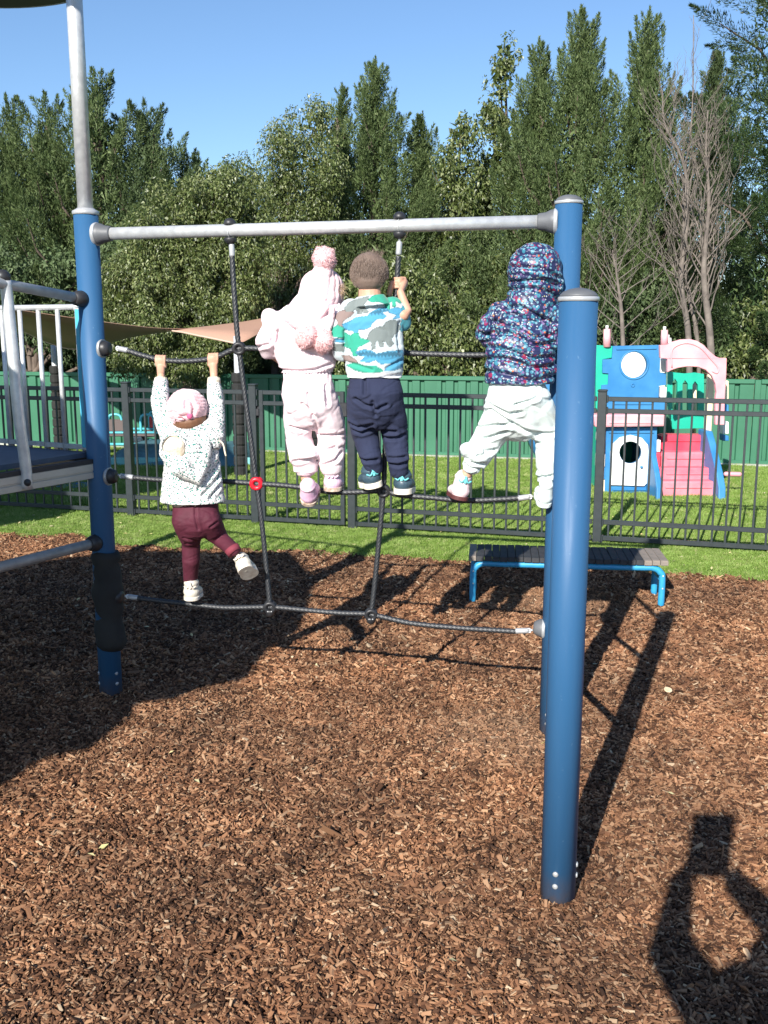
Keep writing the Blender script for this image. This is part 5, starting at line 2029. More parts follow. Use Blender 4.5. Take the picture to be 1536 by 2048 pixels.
# hat
mb = MB()
hr = px(37, YB)
mb.ball(q(0, .02, .18), hr * 1.13, (0.97, 1.04, .92), 24, rot)
cloth(mb, 'knit_hat', M_PHAT, k1, .004, 2, lambda P: .0025 * np.abs(np.sin(P[:, 2] * 260 + P[:, 0] * 60)) + .005 * nz3(P, 34) + creases(P, [[(230, 640), (250, 628), (280, 640), (300, 660)], [(345, 600), (340, 560), (370, 545)], [(310, 660), (360, 655)], [(380, 560), (400, 600), (390, 650)]], (270, 640), 3.413, YB - .08, .007, .006, YB))
MB().tube(catmull([q(-.62, -.90, -.05), q(-.45, -1.02, .10), q(-.25, -1.08, .12), q(-.08, -1.08, -.05)], 5), .003, 8).build('hat_stitching', mat('dark_thread', (.25, .12, .13), .8), k1)
MB().ball(q(.18, -1.10, .12), .013, (1, .6, 1), 12).build('hat_button', mat('deep_pink', (.55, .10, .22), .7), k1)
M_HAIRL = mat('light_brown_hair', (0.26, 0.125, 0.06), 0.6, island=[(0.06, 0.024, 0.012), (0.14, 0.062, 0.03), (0.26, 0.13, 0.065)])


def hair_strands(name, q, zone, n, ln, wd, m, parent, seed, down=(0, 0, -1), outk=.35, scl=(1.0, 1.10, 1.04)):
    rng = np.random.default_rng(seed)
    C, D = [], []
    while len(C) < n:
        d = rng.normal(0, 1, 3)
        d /= np.linalg.norm(d)
        if not zone(d):
            continue
        C.append(d)
        D.append(d)
    C = np.array(C)
    dn = np.array(down)
    T = dn - C * (C @ dn)[:, None]
    T /= np.linalg.norm(T, axis=1)[:, None] + 1e-6
    D = T + C * outk + rng.normal(0, .16, C.shape)
    P = np.array([tuple(q(*(c * scl))) for c in C])
    P1 = np.array([tuple(q(*(c * scl + d * .1))) for c, d in zip(C, D)])
    v, f = leaf_quads(P, P1 - P, rng.normal(0, 1, P.shape), rng.uniform(.6, 1.3, n) * ln, np.full(n, wd))
    return fastmesh(name, v, f, m, parent)


mb = MB()
mb.ball(q(.05, -.22, -.34), hr * .93, (1, 1, .70), 18, rot)
hh = cloth(mb, 'hair', M_HAIRL, k1, .004, 2)
hair_strands('hair_ends', q, lambda d: d[1] < .1 and -.75 < d[2] < -.15, 900, .022, .0018, M_HAIRL, hh, 4)

# ------------------------------------------------------------ 2: child in pale pink
Y2 = 4.235
YB = Y2 - .10
k2 = thing('person', 'child in pale pink tracksuit and bobble hat standing on the middle rope', 'child', RP(640, 978) + Vector((0, -.05, 0)), 'children on the rope net')
M_PINK = mat('pale_pink_fleece', (0.83, 0.69, 0.72), 0.85, col2=(0.81, 0.65, 0.69), nscale=6, **F_BUMP)
M_PKNIT = mat('pink_cable_knit', (0.82, 0.60, 0.63), 0.9, col2=(0.78, 0.54, 0.57), nscale=60, bump=.004, bscale=120, sheen=.4)
M_FUR = mat('dusty_pink_fur', (0.72, 0.36, 0.36), 0.9, island=[(.66, .36, .36), (.80, .50, .50), (.86, .60, .60)])
M_FUR2 = mat('pale_pink_fur', (0.78, 0.5, 0.5), 0.9, island=[(.68, .40, .42), (.80, .53, .54), (.86, .62, .62)])
mb = MB()
hc = W(645, 578, YB + .05)
hr2 = px(36, YB)
rot, q = head(mb, hc, hr2, (R(-8), R(6), R(-38)), neck=W(632, 640, YB))
lim(mb, [W(620, 650, YB), W(615, 720, YB), W(617, 790, YB)], [.085, .085, .085], asp=.7, side=(1, 0, 0))
for s_, sp, el, hp in ((-1, (565, 650), (530, 700), (562, 702)), (1, (665, 650), (678, 705), (652, 704))):
    g_ = RP(*hp)
    w_ = grip(mb, g_, (1, 0, 0), RR, (0, -1, -.3), (0, -.3, 1), wrist=g_ + Vector((-.01 * s_, -.045, -.045)), flip=s_)
    e_ = W(*el, YB + .02)
    lim(mb, [W(*sp, YB), e_, w_], [.030, .024, .017])
for hp, kn, an in (((600, 800), (598, 872), (612, 958)), ((648, 800), (664, 872), (663, 945))):
    lim(mb, [W(*hp, YB), W(*kn, YB + .06), W(*an, Y2 - .05)], [.05, .035, .0215])
cloth(mb, 'body', M_SKIN, k2, .0034, 3)
eyes(q, hr2, k2)
hemz2 = W(615, 745, YB).z
C2J = [[(260, 1025), (400, 1035), (520, 1020), (620, 985)], [(215, 830), (230, 760), (225, 700)], [(110, 870), (190, 850)], [(180, 640), (250, 700)], [(470, 900), (560, 930), (640, 910)], [(260, 760), (262, 860)]]
C2T = [[(470, 1180), (480, 1290), (500, 1340)], [(500, 1330), (520, 1400), (515, 1470)], [(525, 1478), (630, 1480), (745, 1470)], [(430, 1250), (490, 1310)], [(340, 1420), (430, 1440), (500, 1420)],
       [(360, 1660), (430, 1650), (500, 1640)], [(370, 1600), (480, 1590)], [(560, 1690), (650, 1650), (690, 1600)], [(560, 1600), (640, 1560)], [(590, 1130), (600, 1260)], [(330, 1180), (350, 1290)]]
mb = MB()
lim(mb, [W(622, 632, YB + .01), W(612, 668, YB), W(608, 690, YB), W(610, 695, YB)], [px(50, YB), px(60, YB), px(62, YB), px(62, YB)], asp=[.62, .66, .68, .66], side=(1, 0, 0), n=24)
hem(mb, W(615, 746, YB), px(52, YB), .68, .115, px(64, YB))
lim(mb, [W(582, 640, YB + .01), W(550, 655, YB - .01), W(533, 686, YB + .0), W(537, 700, YB + .03), W(558, 704, Y2 - .05)], [px(29, YB), px(27, YB), px(23, YB), px(20, YB), px(14, YB)])
lim(mb, [W(540, 636, YB), W(545, 640, YB)], [px(20, YB), px(20, YB)])
lim(mb, [W(655, 640, YB + .02), W(672, 665, YB + .02), W(676, 700, YB + .05), W(655, 708, Y2 - .05)], [px(28, YB), px(25, YB), px(20, YB), px(14, YB)])


def jk2(P):
    d = .011 * (folds(P * [1, 1, 1.5], 14, 7) - .62)
    gz = np.clip((hemz2 + .022 - P[:, 2]) / .012, 0, 1)
    return d * .75 - .006 * gz + gz * .002 * np.sin(P[:, 0] * 500) + creases(P, C2J, (480, 440), 3.413, YB - .05, .010, .006, YB)


cloth(mb, 'tracksuit_top', M_PINK, k2, .0052, 4, jk2)
mb = MB()                                           # hood bunched behind the neck
lim(mb, [W(580, 628, YB - .05), W(605, 640, YB - .09), W(640, 652, YB - .08), W(672, 628, YB - .04)], [px(18, YB), px(24, YB), px(20, YB), px(14, YB)], n=14)
lim(mb, [W(600, 612, YB - .03), W(640, 618, YB - .05), W(672, 614, YB)], [px(14, YB), px(18, YB), px(12, YB)], n=14)
cloth(mb, 'hood', M_PINK, k2, .0045, 3, lambda P: .010 * (folds(P, 26, 1) - .6))
mb = MB()
lim(mb, [W(614, 752, YB), W(616, 782, YB - .01), W(622, 806, YB)], [px(48, YB), px(53, YB), px(54, YB)], asp=[.66, .76, .74], side=(1, 0, 0), n=24)
lim(mb, [W(600, 800, YB), W(596, 838, YB + .03), W(598, 878, YB + .06), W(606, 915, YB + .04), W(611, 934, Y2 - .05)], [px(32, YB), px(30, YB), px(27, YB), px(28, YB), px(22, YB)])
hem(mb, W(611, 944, Y2 - .05), px(25, YB), .9, .05)
hem(mb, W(663, 943, Y2 - .05), px(22, YB), .9, .05)
lim(mb, [W(645, 800, YB), W(656, 838, YB + .03), W(664, 876, YB + .07), W(662, 912, YB + .04), W(663, 934, Y2 - .05)], [px(32, YB), px(32, YB), px(30, YB), px(27, YB), px(24, YB)])
mb.ball(W(614, 906, YB + .02), px(28, YB), (1.0, .9, .6), 14)
mb.ball(W(664, 886, YB + .04), px(29, YB), (1.0, .9, .5), 14)


def tr2(P):
    d = .012 * (folds(P * [1, 1, 2.0], 14, 3) - .62)
    w = np.clip((P[:, 2] - (hemz2 - .045)) / .02, 0, 1)
    return d * .7 * (1 - .6 * w) + w * .0018 * np.sin(P[:, 0] * 420) + creases(P, C2T, (480, 440), 3.413, YB - .05, .010, .0065, YB + .03)


cloth(mb, 'tracksuit_trousers', M_PINK, k2, .005, 4, tr2)
for a, b, r0 in ((W(611, 936, Y2 - .05), W(612, 949, Y2 - .05), 20), (W(663, 936, Y2 - .05), W(663, 948, Y2 - .05), 18)):
    MB().tube([a, b], [px(r0, Y2), px(r0 - 3, Y2)], 18).build('trouser_cuff', M_PKNIT, k2)
M_SHP = mat('pink_trainer', (0.80, 0.64, 0.70), 0.5, col2=(0.70, 0.40, 0.60), nscale=9, bump=.0008)
M_SOLEB = mat('worn_tan_sole', (0.62, 0.52, 0.42), 0.75, col2=(0.30, 0.21, 0.15), nscale=60)
shoe(k2, W(616, 1014, Y2 - .085), (.10, .80, .62), (-.02, -.62, .80), .125, px(40, Y2), .098, M_SHP, M_SOLEB)
shoe(k2, W(664, 984, Y2 - .075), (.05, 1, .05), (0, -.05, 1), .125, px(42, Y2), .086, M_SHP, M_SOLEB, M_SHP)
# bobble hat
mb = MB()
mb.ball(q(0, -.02, .02), hr2 * 1.14, (1.0, 1.05, .90), 24, rot)
lim(mb, [W(641, 588, YB + .03), W(641, 566, YB + .02), W(645, 545, YB + .0)], [px(42, YB), px(35, YB), px(19, YB)], n=24)
lim(mb, [W(620, 600, YB + .0), W(645, 606, YB - .01), W(670, 598, YB + .05)], [px(18, YB), px(20, YB), px(16, YB)], n=16)
cloth(mb, 'knit_bobble_hat', M_PKNIT, k2, .0042, 2, lambda P: .0045 * np.abs(np.sin(np.arctan2(P[:, 0] - hc.x, P[:, 1] - hc.y) * 9 + P[:, 2] * 22)) + .004 * nz3(P, 26))
fuzz('hat_pompom', W(648, 518, YB - .01), px(25, YB), 2200, M_FUR2, k2, seed=3)
# scarf cords with two fur pompoms
for pts in ([(655, 612), (640, 632), (622, 650)], [(665, 612), (662, 640), (655, 662)]):
    MB().tube(catmull([W(x, y, YB - .10) for x, y in pts], 5), .013, 12).build('scarf_cord', M_PKNIT, k2)
fuzz('scarf_pompom', W(612, 673, YB - .115), px(26, YB), 1700, M_FUR, k2, seed=5)
fuzz('scarf_pompom', W(646, 682, YB - .10), px(25, YB), 1600, M_FUR, k2, seed=6)
M_BLONDE = mat('blonde_hair', (0.5, 0.36, 0.22), 0.6, island=[(0.36, 0.25, 0.15), (0.55, 0.42, 0.27)])
cd_ = W(684, 582, YB + .02)
rng = np.random.default_rng(2)
n = 160
C = np.array(cd_) + rng.normal(0, 1, (n, 3)) * [.008, .01, .014]
v, f = leaf_quads(C, rng.normal(0, .5, (n, 3)) + [.5, 0, -.8], rng.normal(0, 1, (n, 3)), np.full(n, .03), np.full(n, .002))
fastmesh('hair', v, f, M_BLONDE, k2)

# ------------------------------------------------------------ 3: boy in the dinosaur jumper
Y3 = 4.165
YB = Y3 - .10
k3 = thing('person', 'boy with short brown hair in dinosaur jumper and navy trousers standing on the rope', 'child', RP(772, 985) + Vector((0, -.05, 0)), 'children on the rope net')
mb = MB()
hr3 = px(35.5, YB)
hc = W(739, 549, YB + .03)
rot, q = head(mb, hc, hr3, (R(-16), R(-3), R(-6)), neck=W(741, 606, YB))
lim(mb, [W(745, 650, YB), W(746, 690, YB), W(750, 790, YB)], [.07, .085, .085], asp=.7, side=(1, 0, 0))
lim(mb, [W(739, 575, YB + .01), W(741, 606, YB + .01)], [px(21, YB), px(24, YB)])
# raised right arm holding the vertical rope
g_ = RP(794, 566)
w_ = grip(mb, g_, (.04, 0, 1), RR, (.75, -.55, 0), (-.55, -.75, 0), wrist=W(801, 585, Y3 - .07), flip=-1, fr=.006)
lim(mb, [w_, W(814, 622, Y3 - .09), W(806, 630, YB)], [.0155, .021, .026])
lim(mb, [W(783, 566, Y3 - .03), W(779, 588, Y3 - .03)], [.010, .012])     # heel of the other hand beside the face
g2 = RP(700, 703)
w2 = grip(mb, g2, (1, 0, 0), RR, (0, -1, -.3), (0, -.3, 1), wrist=g2 + Vector((-.01, -.05, -.03)), flip=-1)
lim(mb, [W(700, 630, YB), W(678, 685, YB), W(684, 708, YB + .02), w2], [.026, .023, .022, .016])
for hp, kn, an in (((724, 790), (729, 868), (744, 945)), ((776, 790), (790, 868), (800, 955))):
    lim(mb, [W(*hp, YB), W(*kn, YB + .07), W(*an, Y3 - .05)], [.05, .035, .0215])
cloth(mb, 'body', M_SKIN, k3, .0032, 3)
eyes(q, hr3, k3)


def cpx(L_, sx=5.908, ox=600, oy=480):
    return [(ox + a / sx, oy + b / sx) for a, b in L_]


TEAL, BLU, GRY, BRN = (0.025, 0.31, 0.21), (0.06, 0.27, 0.43), (0.17, 0.20, 0.195), (0.23, 0.17, 0.155)
DINO = [
    (BRN, [(400, 900), (470, 840), (560, 830), (635, 860), (600, 890), (540, 930), (500, 950), (490, 1020), (450, 1010), (440, 950)]),
    (GRY, [(530, 800), (580, 740), (660, 700), (760, 680), (810, 670), (770, 740), (740, 760), (800, 850), (760, 860), (720, 790), (700, 790), (735, 865), (690, 865), (650, 800), (610, 840), (540, 840)]),
    (TEAL, [(810, 710), (860, 660), (940, 630), (1010, 600), (1160, 600), (1215, 690), (1190, 740), (1130, 700), (1125, 780), (1100, 780), (1095, 710), (1050, 740), (1060, 820), (1020, 810), (1000, 740), (930, 720), (850, 730)]),
    (BLU, [(505, 1000), (600, 960), (660, 920), (800, 900), (850, 850), (940, 810), (1020, 800), (1040, 830), (960, 850), (1010, 900), (990, 925), (900, 930), (850, 980), (830, 1020), (770, 1050), (690, 1050), (660, 1110), (620, 1070), (520, 1050)]),
    (BLU, [(1050, 830), (1130, 800), (1210, 810), (1210, 900), (1110, 930), (1150, 880), (1060, 850)]),
    (GRY, [(800, 1160), (830, 1090), (900, 1040), (1000, 1020), (1010, 980), (1080, 950), (1140, 960), (1200, 1030), (1160, 1090), (1110, 1110), (1080, 1170), (1100, 1230), (1060, 1260), (1020, 1200), (960, 1180), (990, 1250), (950, 1260), (920, 1180), (880, 1210), (890, 1280), (850, 1290), (850, 1220)]),
    (TEAL, [(525, 1100), (600, 1140), (640, 1100), (690, 1110), (700, 1160), (820, 1190), (740, 1240), (680, 1260), (660, 1310), (680, 1360), (640, 1370), (600, 1280), (530, 1260)]),
    (BLU, [(660, 1330), (750, 1300), (840, 1310), (900, 1350), (1050, 1320), (1210, 1310), (1220, 1420), (1080, 1450), (950, 1460), (900, 1410), (820, 1440), (720, 1430), (780, 1370), (700, 1360)]),
    (TEAL, [(560, 1480), (640, 1450), (760, 1490), (900, 1490), (980, 1550), (800, 1570), (640, 1530)]),
    (BLU, [(1000, 1540), (1080, 1470), (1220, 1430), (1220, 1500), (1100, 1540)]),
    (BRN, [(500, 1370), (580, 1370), (680, 1440), (600, 1440), (520, 1430)]),
    (TEAL, [(350, 1060), (440, 1010), (515, 1050), (515, 1150), (360, 1140)]),
    (BLU, [(340, 1165), (515, 1180), (515, 1205), (340, 1195)]),
    (GRY, [(350, 1230), (515, 1235), (510, 1320), (370, 1300)]),
    ((.05, .27, .33), [(1215, 780), (1330, 780), (1330, 1080), (1200, 1080)]),
]
DW = []
for c, poly in DINO:
    ww = [W(x, y, YB - .07) for x, y in cpx(poly)]
    DW.append((np.array(c), [(p.x, p.z) for p in ww]))


def dino_col(P):
    Q = P[:, [0, 2]].copy()
    Q[:, 0] += .0012 * np.sin(Q[:, 1] * 300)
    col = np.tile(np.array([.47, .54, .56]), (len(P), 1))
    for c, poly in DW:
        i = in_poly(Q, poly)
        d = seg_dist(Q, poly)
        g_ = i | (d < .0032)
        col[g_] = c * .42
        col[i | (d < .0016)] = c
    # zigzag back plates and stripe strokes
    zz = (np.abs(((Q[:, 0] * 1.0) % .014) - .007) * 1.6)
    for c, poly in (DW[3], DW[7]):
        i = in_poly(Q, poly)
        ys = max(p[1] for p in poly)
        mask = i & (Q[:, 1] > ys - .030 + zz) & (Q[:, 1] < ys - .012 + zz)
        col[mask] = c * .5
    z0 = W(745, 745, YB - .07).z
    band = P[:, 2] < z0
    col[band] = [.62, .63, .66]
    return col


M_DINO = mat('dinosaur_print_jersey', (.7, .7, .7), .85, attr='Col', bump=.001, bscale=240, sheen=.2)
mb = MB()
lim(mb, [W(742, 628, YB + .01), W(746, 644, YB), W(748, 680, YB), W(749, 698, YB)], [px(36, YB), px(57, YB), px(58, YB), px(57, YB)], asp=[.80, .64, .66, .68], side=(1, 0, 0), n=24)
lim(mb, [W(704, 622, YB), W(686, 650, YB), W(676, 682, YB), W(683, 704, YB + .01)], [px(25, YB), px(22, YB), px(20, YB), px(19, YB)])
hem(mb, W(749, 757, YB), px(56, YB), .70, .13, px(58, YB))
lim(mb, [W(785, 618, YB + .02), W(804, 634, YB + .02), W(806, 646, YB + .03)], [px(24, YB), px(20, YB), px(17, YB)])
mb.tube([W(740, 591, YB), W(742, 612, YB)], [px(27, YB), px(40, YB)], 24, asp=.85, side=(1, 0, 0))
hemz3 = W(749, 757, YB).z


def jmp(P):
    d = .008 * (folds(P * [1, 1, 1.6], 15, 9) - .62)
    g_ = np.clip((hemz3 + .028 - P[:, 2]) / .012, 0, 1)
    return d * .8 * (1 - .5 * g_) - .005 * g_ + creases(P, [[(720, 970), (800, 990), (900, 1020)], [(1000, 1010), (1100, 960)], [(1090, 700), (1080, 800), (1095, 900)], [(715, 760), (712, 860)], [(620, 830), (700, 820)], [(860, 1090), (930, 1085), (1090, 1060)]], (480, 440), 3.413, YB - .05, .006, .006, YB)


cloth(mb, 'jumper', M_DINO, k3, .0036, 5, jmp, dino_col)
C3T = [[(905, 1240), (915, 1290), (925, 1330)], [(790, 1220), (850, 1260), (905, 1270)], [(930, 1290), (1000, 1260)], [(725, 1400), (800, 1425), (905, 1400)], [(740, 1440), (830, 1465), (910, 1430)], [(985, 1505), (1070, 1500), (1150, 1472)],
       [(970, 1450), (1060, 1455)], [(780, 1640), (850, 1660), (935, 1650)], [(1010, 1680), (1080, 1690), (1145, 1670)], [(1020, 1640), (1130, 1630)], [(850, 1095), (850, 1180)]]
M_NAVY = mat('navy_fleece', (0.014, 0.019, 0.050), 0.9, col2=(0.018, 0.025, 0.062), nscale=10, **F_BUMP)
mb = MB()
lim(mb, [W(749, 762, YB), W(750, 786, YB - .01), W(751, 806, YB)], [px(50, YB), px(56, YB), px(55, YB)], asp=[.66, .76, .74], side=(1, 0, 0), n=24)
lim(mb, [W(723, 800, YB), W(724, 838, YB + .04), W(731, 872, YB + .07), W(741, 912, YB + .04), W(748, 934, Y3 - .05)], [px(31, YB), px(30, YB), px(27, YB), px(23, YB), px(19, YB)])
lim(mb, [W(777, 800, YB), W(786, 838, YB + .04), W(790, 872, YB + .07), W(796, 915, YB + .04), W(798, 940, Y3 - .05)], [px(30, YB), px(29, YB), px(27, YB), px(23, YB), px(20, YB)])
cloth(mb, 'trousers', M_NAVY, k3, .0045, 4, lambda P: .008 * (folds(P * [1, 1, 2.4], 15, 12) - .62) + creases(P, C3T, (480, 440), 3.413, YB - .05, .011, .0065, YB + .03))
M_SHN = mat('navy_trainer', (0.035, 0.065, 0.09), 0.4, col2=(0.05, 0.09, 0.12), nscale=30)
M_SOLC = mat('cream_rubber_sole', (0.76, 0.70, 0.58), 0.6)
M_AQUA = mat('aqua_trim', (0.15, 0.55, 0.58), 0.5)
M_SOCK = mat('blue_grey_sock', (0.10, 0.16, 0.24), .9, bump=.002, bscale=200)
shoe(k3, W(753, 977, Y3 - .075), (-.35, 1, .0), (-.22, 0, 1), .135, px(44, Y3), .082, M_SHN, M_SOLC, M_AQUA, sole_h=.024, sock=W(747, 930, Y3 - .05), m_sock=M_SOCK)
shoe(k3, W(803, 990, Y3 - .075), (.18, 1, .0), (0, 0, 1), .135, px(44, Y3), .086, M_SHN, M_SOLC, M_AQUA, sole_h=.024, sock=W(799, 936, Y3 - .05), m_sock=M_SOCK)
M_HAIRB = mat('short_brown_hair', (0.16, 0.09, 0.06), 0.5, island=[(0.085, 0.060, 0.048), (0.18, 0.13, 0.105), (0.34, 0.26, 0.21)], spec=.3)
mb = MB()
mb.ball(q(0, -.10, .10), hr3 * 1.06, (0.97, 1.02, 1.0), 22, rot)
mb.ball(q(0, -.36, -.36), hr3 * .86, (.98, .85, .84), 18, rot)
hh = cloth(mb, 'hair', M_HAIRB, k3, .004, 2, lambda P: .0008 * nz3(P * [1, 1, .25], 90))
hair_strands('hair_strands', q, lambda d: d[2] > -.62 and d[1] < .72 + .3 * d[2] and not (d[1] > -.25 and d[2] < -.05), 15000, .026, .0011, M_HAIRB, hh, 6, outk=.10, scl=(1.05, 1.19, 1.15))
rng = np.random.default_rng(3)
n = 330
cx = q(.25, -.35, 1.0)
C = np.array(cx) + rng.normal(0, 1, (n, 3)) * [.022, .018, .007]
v, f = leaf_quads(C, rng.normal(0, .35, (n, 3)) + [.25, -.1, 1.0], rng.normal(0, 1, (n, 3)), rng.uniform(.02, .042, n), np.full(n, .0013))
fastmesh('hair_tuft', v, f, M_HAIRB, hh)

# ------------------------------------------------------------ 4: child in the puffer jacket
Y4 = 4.03
YB = Y4 - .10
k4 = thing('person', 'child in flowery dark hooded puffer jacket and white trousers beside the blue posts', 'child', RP(925, 1000) + Vector((0, -.05, 0)), 'children on the rope net')
mb = MB()
hr4 = px(38, YB)
hc = W(1070, 546, YB + .03)
rot, q = head(mb, hc, hr4, (R(0), R(10), R(-25)), neck=W(1058, 615, YB))
lim(mb, [W(1055, 665, YB), W(1045, 710, YB), W(1035, 800, YB)], [.07, .08, .08], asp=.7, side=(1, 0, 0))
g_ = RP(985, 709)
w_ = grip(mb, g_, (1, 0, 0), RR, (0, -1, -.3), (0, -.3, 1), wrist=g_ + Vector((.0, -.05, -.02)), flip=-1)
lim(mb, [W(1010, 642, YB + .02), W(982, 662, YB + .035), w_], [.024, .022, .017])
g2 = POST_R + Vector((0, 0, 1.66))
w2 = grip(mb, g2, (0, 0, 1), RB, (-.55, -.83, 0), (.83, -.55, 0), wrist=g2 + Vector((-.09, -.06, -.03)))
lim(mb, [W(1100, 640, YB + .01), W(1112, 668, YB), w2], [.024, .022, .017])
for hp, kn, an in (((1008, 810), (975, 878), (932, 950)), ((1068, 810), (1090, 880), (1090, 955))):
    lim(mb, [W(*hp, YB), W(*kn, YB + .05), W(*an, Y4 - .05)], [.05, .036, .022])
cloth(mb, 'body', M_SKIN, k4, .0034, 3)
eyes(q, hr4, k4)
M_FLOW = spot_material('flower_print_nylon', (0.020, 0.026, 0.085), [((0.22, 0.018, 0.07), 24, .30), ((0.04, 0.19, 0.27), 46, .37), ((0.17, 0.11, 0.25), 50, .28), ((0.15, 0.31, 0.38), 60, .31),
                       ((0.48, 0.50, 0.54), 70, .20), ((.50, .14, .06), 36, .15), ((.45, .42, .18), 44, .11)], 0, 0, rough=.42, bump=.0006, spec=.5)


def quilt(P):
    s_ = P[:, 2] * 1.0 + .16 * (P[:, 0] - .55) + .010 * nz3(P, 9, 4)
    t_ = np.abs(np.sin(s_ * math.pi / .050)) ** .55
    return .005 * (t_ - .60) + .008 * (folds(P, 17, 8) - .6) + creases(P, C4J, (860, 460), 3.413, YB - .06, .013, .0075, YB + .02)


C4J = [[(515, 240), (640, 255), (780, 270), (890, 330)], [(530, 345), (620, 352), (760, 345), (885, 372)], [(560, 402), (700, 398), (830, 430), (885, 470)], [(520, 150), (640, 160), (820, 180)],
       [(470, 540), (600, 520), (760, 600), (860, 640)], [(440, 620), (560, 655), (700, 735), (830, 720)], [(410, 705), (560, 705), (720, 790), (850, 765)], [(400, 790), (560, 830), (700, 880), (840, 862)],
       [(385, 880), (520, 880), (700, 940), (830, 930)], [(375, 960), (560, 992), (700, 1030), (840, 1000)], [(470, 560), (440, 640), (445, 720), (400, 765)], [(860, 560), (820, 640), (810, 720), (840, 770)], [(330, 700), (400, 720)]]


mb = MB()
lim(mb, [W(1050, 632, YB + .01), W(1048, 670, YB), W(1043, 692, YB), W(1041, 702, YB)], [px(50, YB), px(64, YB), px(66, YB), px(66, YB)], asp=[.6, .66, .70, .70], side=(1, 0, 0), n=26)
lim(mb, [W(1005, 634, YB + .02), W(983, 652, YB + .03), W(972, 668, YB + .06), W(985, 690, Y4 - .03)], [px(32, YB), px(27, YB), px(24, YB), px(16, YB)])
lim(mb, [W(1098, 634, YB), W(1112, 655, YB - .01), W(1112, 680, YB - .01)], [px(30, YB), px(28, YB), px(20, YB)])
mb.ball(W(1098, 738, YB), px(22, YB), (1, .7, .5), 14)
hem(mb, W(1038, 766, YB), px(67, YB), .72, .14, px(66, YB))
cloth(mb, 'puffer_jacket', M_FLOW, k4, .0045, 4, quilt)
mb = MB()
mb.ball(q(0, -.05, .05), hr4 * 1.40, (1.0, 1.02, 1.04), 24, rot)
lim(mb, [W(1072, 572, YB + .02), W(1062, 606, YB)], [px(52, YB), px(47, YB)], asp=.85, side=(1, 0, 0), n=22)
cloth(mb, 'hood', M_FLOW, k4, .0045, 3, quilt)
M_OFFW = mat('mint_white_fleece', (0.70, 0.77, 0.75), 0.85, col2=(0.63, 0.71, 0.69), nscale=8, **F_BUMP)
mb = MB()
lim(mb, [W(1032, 768, YB), W(1036, 800, YB - .015), W(1040, 822, YB)], [px(55, YB), px(66, YB), px(64, YB)], asp=[.66, .76, .70], side=(1, 0, 0), n=24)
lim(mb, [W(1012, 820, YB), W(992, 852, YB + .03), W(975, 880, YB + .05), W(955, 910, YB + .04), W(944, 930, Y4 - .06)], [px(38, YB), px(35, YB), px(31, YB), px(29, YB), px(20, YB)])
lim(mb, [W(1070, 818, YB), W(1088, 850, YB + .03), W(1097, 885, YB + .03), W(1094, 920, YB + .0), W(1092, 950, Y4 - .08)], [px(40, YB), px(34, YB), px(28, YB), px(23, YB), px(20, YB)])
mb.ball(W(952, 906, YB + .03), px(31, YB), (1.15, 1, .62), 14, Matrix.Rotation(R(20), 3, 'Y'))


C4T = [[(480, 860), (560, 910), (640, 960), (730, 1020), (830, 1070), (930, 1095), (1100, 1100)], [(470, 810), (560, 860), (640, 900), (760, 880)], [(390, 1050), (520, 1015), (680, 1000)], [(430, 1155), (560, 1110), (650, 1070)],
       [(440, 1265), (540, 1262)], [(370, 1315), (490, 1290)], [(320, 1390), (430, 1400)], [(220, 1400), (300, 1440), (400, 1450)], [(840, 705), (920, 655)], [(710, 805), (820, 770), (920, 735)], [(870, 1190), (980, 1200)], [(940, 1540), (1080, 1510)]]


def wt(P):
    Q = P.copy()
    Q[:, 2] += .55 * np.abs(P[:, 0] - W(1040, 900, YB).x)
    return .009 * (folds(Q * [1, 1, 2.1], 13, 6) - .64) + creases(P, C4T, (880, 640), 4.8, YB - .05, .012, .007, YB + .03)


cloth(mb, 'trousers', M_OFFW, k4, .0045, 4, wt)
M_SHW = mat('pink_white_trainer', (0.80, 0.66, 0.66), 0.5, col2=(0.78, 0.58, 0.60), nscale=8)
M_SOLR = mat('dark_red_sole', (0.09, 0.025, 0.025), .6)
shoe(k4, W(922, 1002, Y4 - .075), (-.15, 1, .05), (.18, 0, 1), .130, px(42, Y4), .100, M_SHW, M_SOLR, M_AQUA)
shoe(k4, W(1089, 1017, Y4 - .115), (.05, .9, .32), (.04, -.3, 1), .135, px(36, Y4), .100, M_OFFW, M_OFFW)

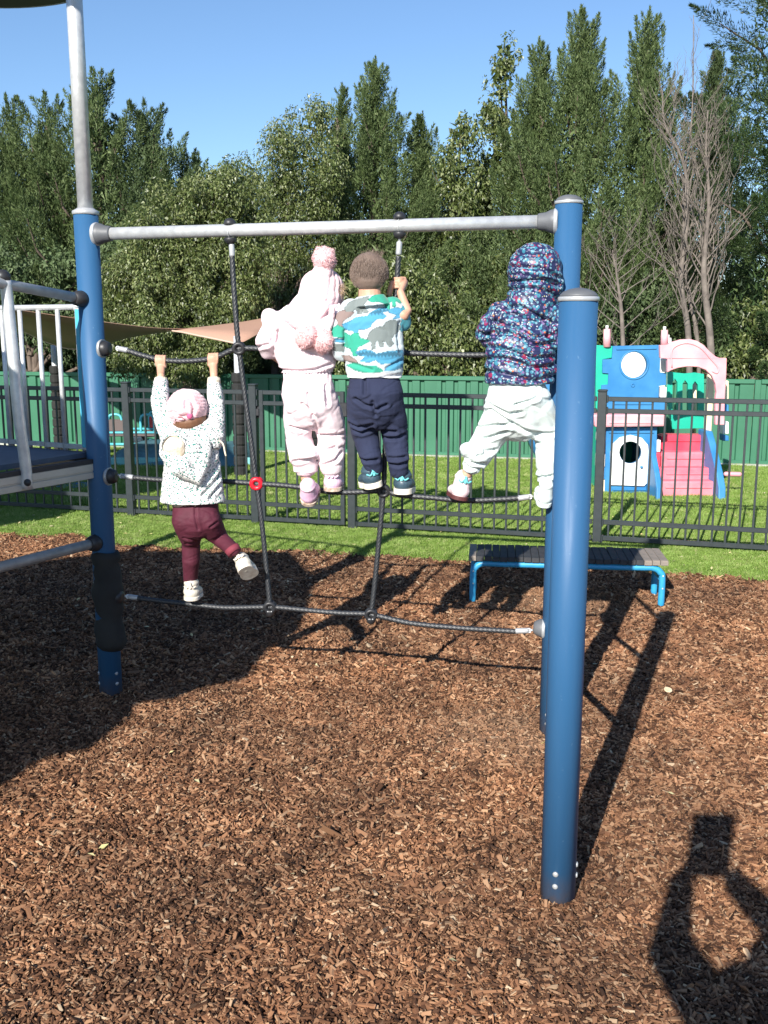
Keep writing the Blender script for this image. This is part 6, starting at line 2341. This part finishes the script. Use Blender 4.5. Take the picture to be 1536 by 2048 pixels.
# ------------------------------------------------------------ the photographer, outside the frame: only the shadow shows
k5 = thing('person', 'adult in brimmed hat holding up a tablet, seen only as the bottom right shadow', 'adult', (-.1, -.35, 0))
mb = MB()
sh_ = [Vector((-.10, -.34, 1.43)), Vector((.18, -.34, 1.36))]
rot, q = head(mb, (.02, -.33, 1.50), .10, (R(-6), 0, 0), neck=(.03, -.37, 1.33))
lim(mb, [Vector((.05, -.37, 1.26)), Vector((.05, -.37, 1.05)), Vector((.05, -.38, .88))], [.17, .155, .17], asp=.65, side=(1, 0, 0), n=20)
tabl, tabr = Vector((-.205, -.045, 1.74)), Vector((-.035, -.045, 1.74))
for s_, el, hd_ in ((sh_[0], Vector((-.235, -.13, 1.555)), tabl), (sh_[1], Vector((.16, -.13, 1.52)), tabr)):
    lim(mb, [s_, el, hd_ + Vector((0, -.02, -.04))], [.080, .066, .042])
    sg = -1 if hd_ is tabl else 1
    for i in range(4):
        lim(mb, [hd_ + Vector((sg * .01, -.02, -.03 + i * .017)), hd_ + Vector((sg * .018, -.018, -.03 + i * .017)), hd_ + Vector((-sg * .012, -.020, -.028 + i * .017))], [.009, .008, .007], n=8)
    lim(mb, [hd_ + Vector((0, -.025, -.05)), hd_ + Vector((-sg * .02, -.025, -.02))], [.012, .009], n=8)
for dx in (-.10, .10):
    lim(mb, [Vector((.05 + dx, -.38, .86)), Vector((.05 + dx, -.36, .48)), Vector((.05 + dx, -.39, .09))], [.085, .06, .042])
    lim(mb, [Vector((.05 + dx, -.42, .045)), Vector((.05 + dx, -.24, .035))], [.040, .035])
cloth(mb, 'body', mat('dark_clothes', (.05, .05, .07), .8), k5, .009, 3)
MB().lathe([(.19, 0), (.185, .012), (.11, .03), (.105, .09), (.08, .125), (.001, .13)], (.02, -.33, 1.545), (0, .1, 1), 26).build('sun_hat', mat('navy_cotton', (.03, .04, .08), .9), k5)
tb_ = MB().box((-.195, -.040, 1.705), (-.045, -.030, 1.955), bev=.003).build('tablet', M_BLACK)
tag(tb_, 'tablet held up by the photographer, known only by its shadow on the bark', 'tablet')
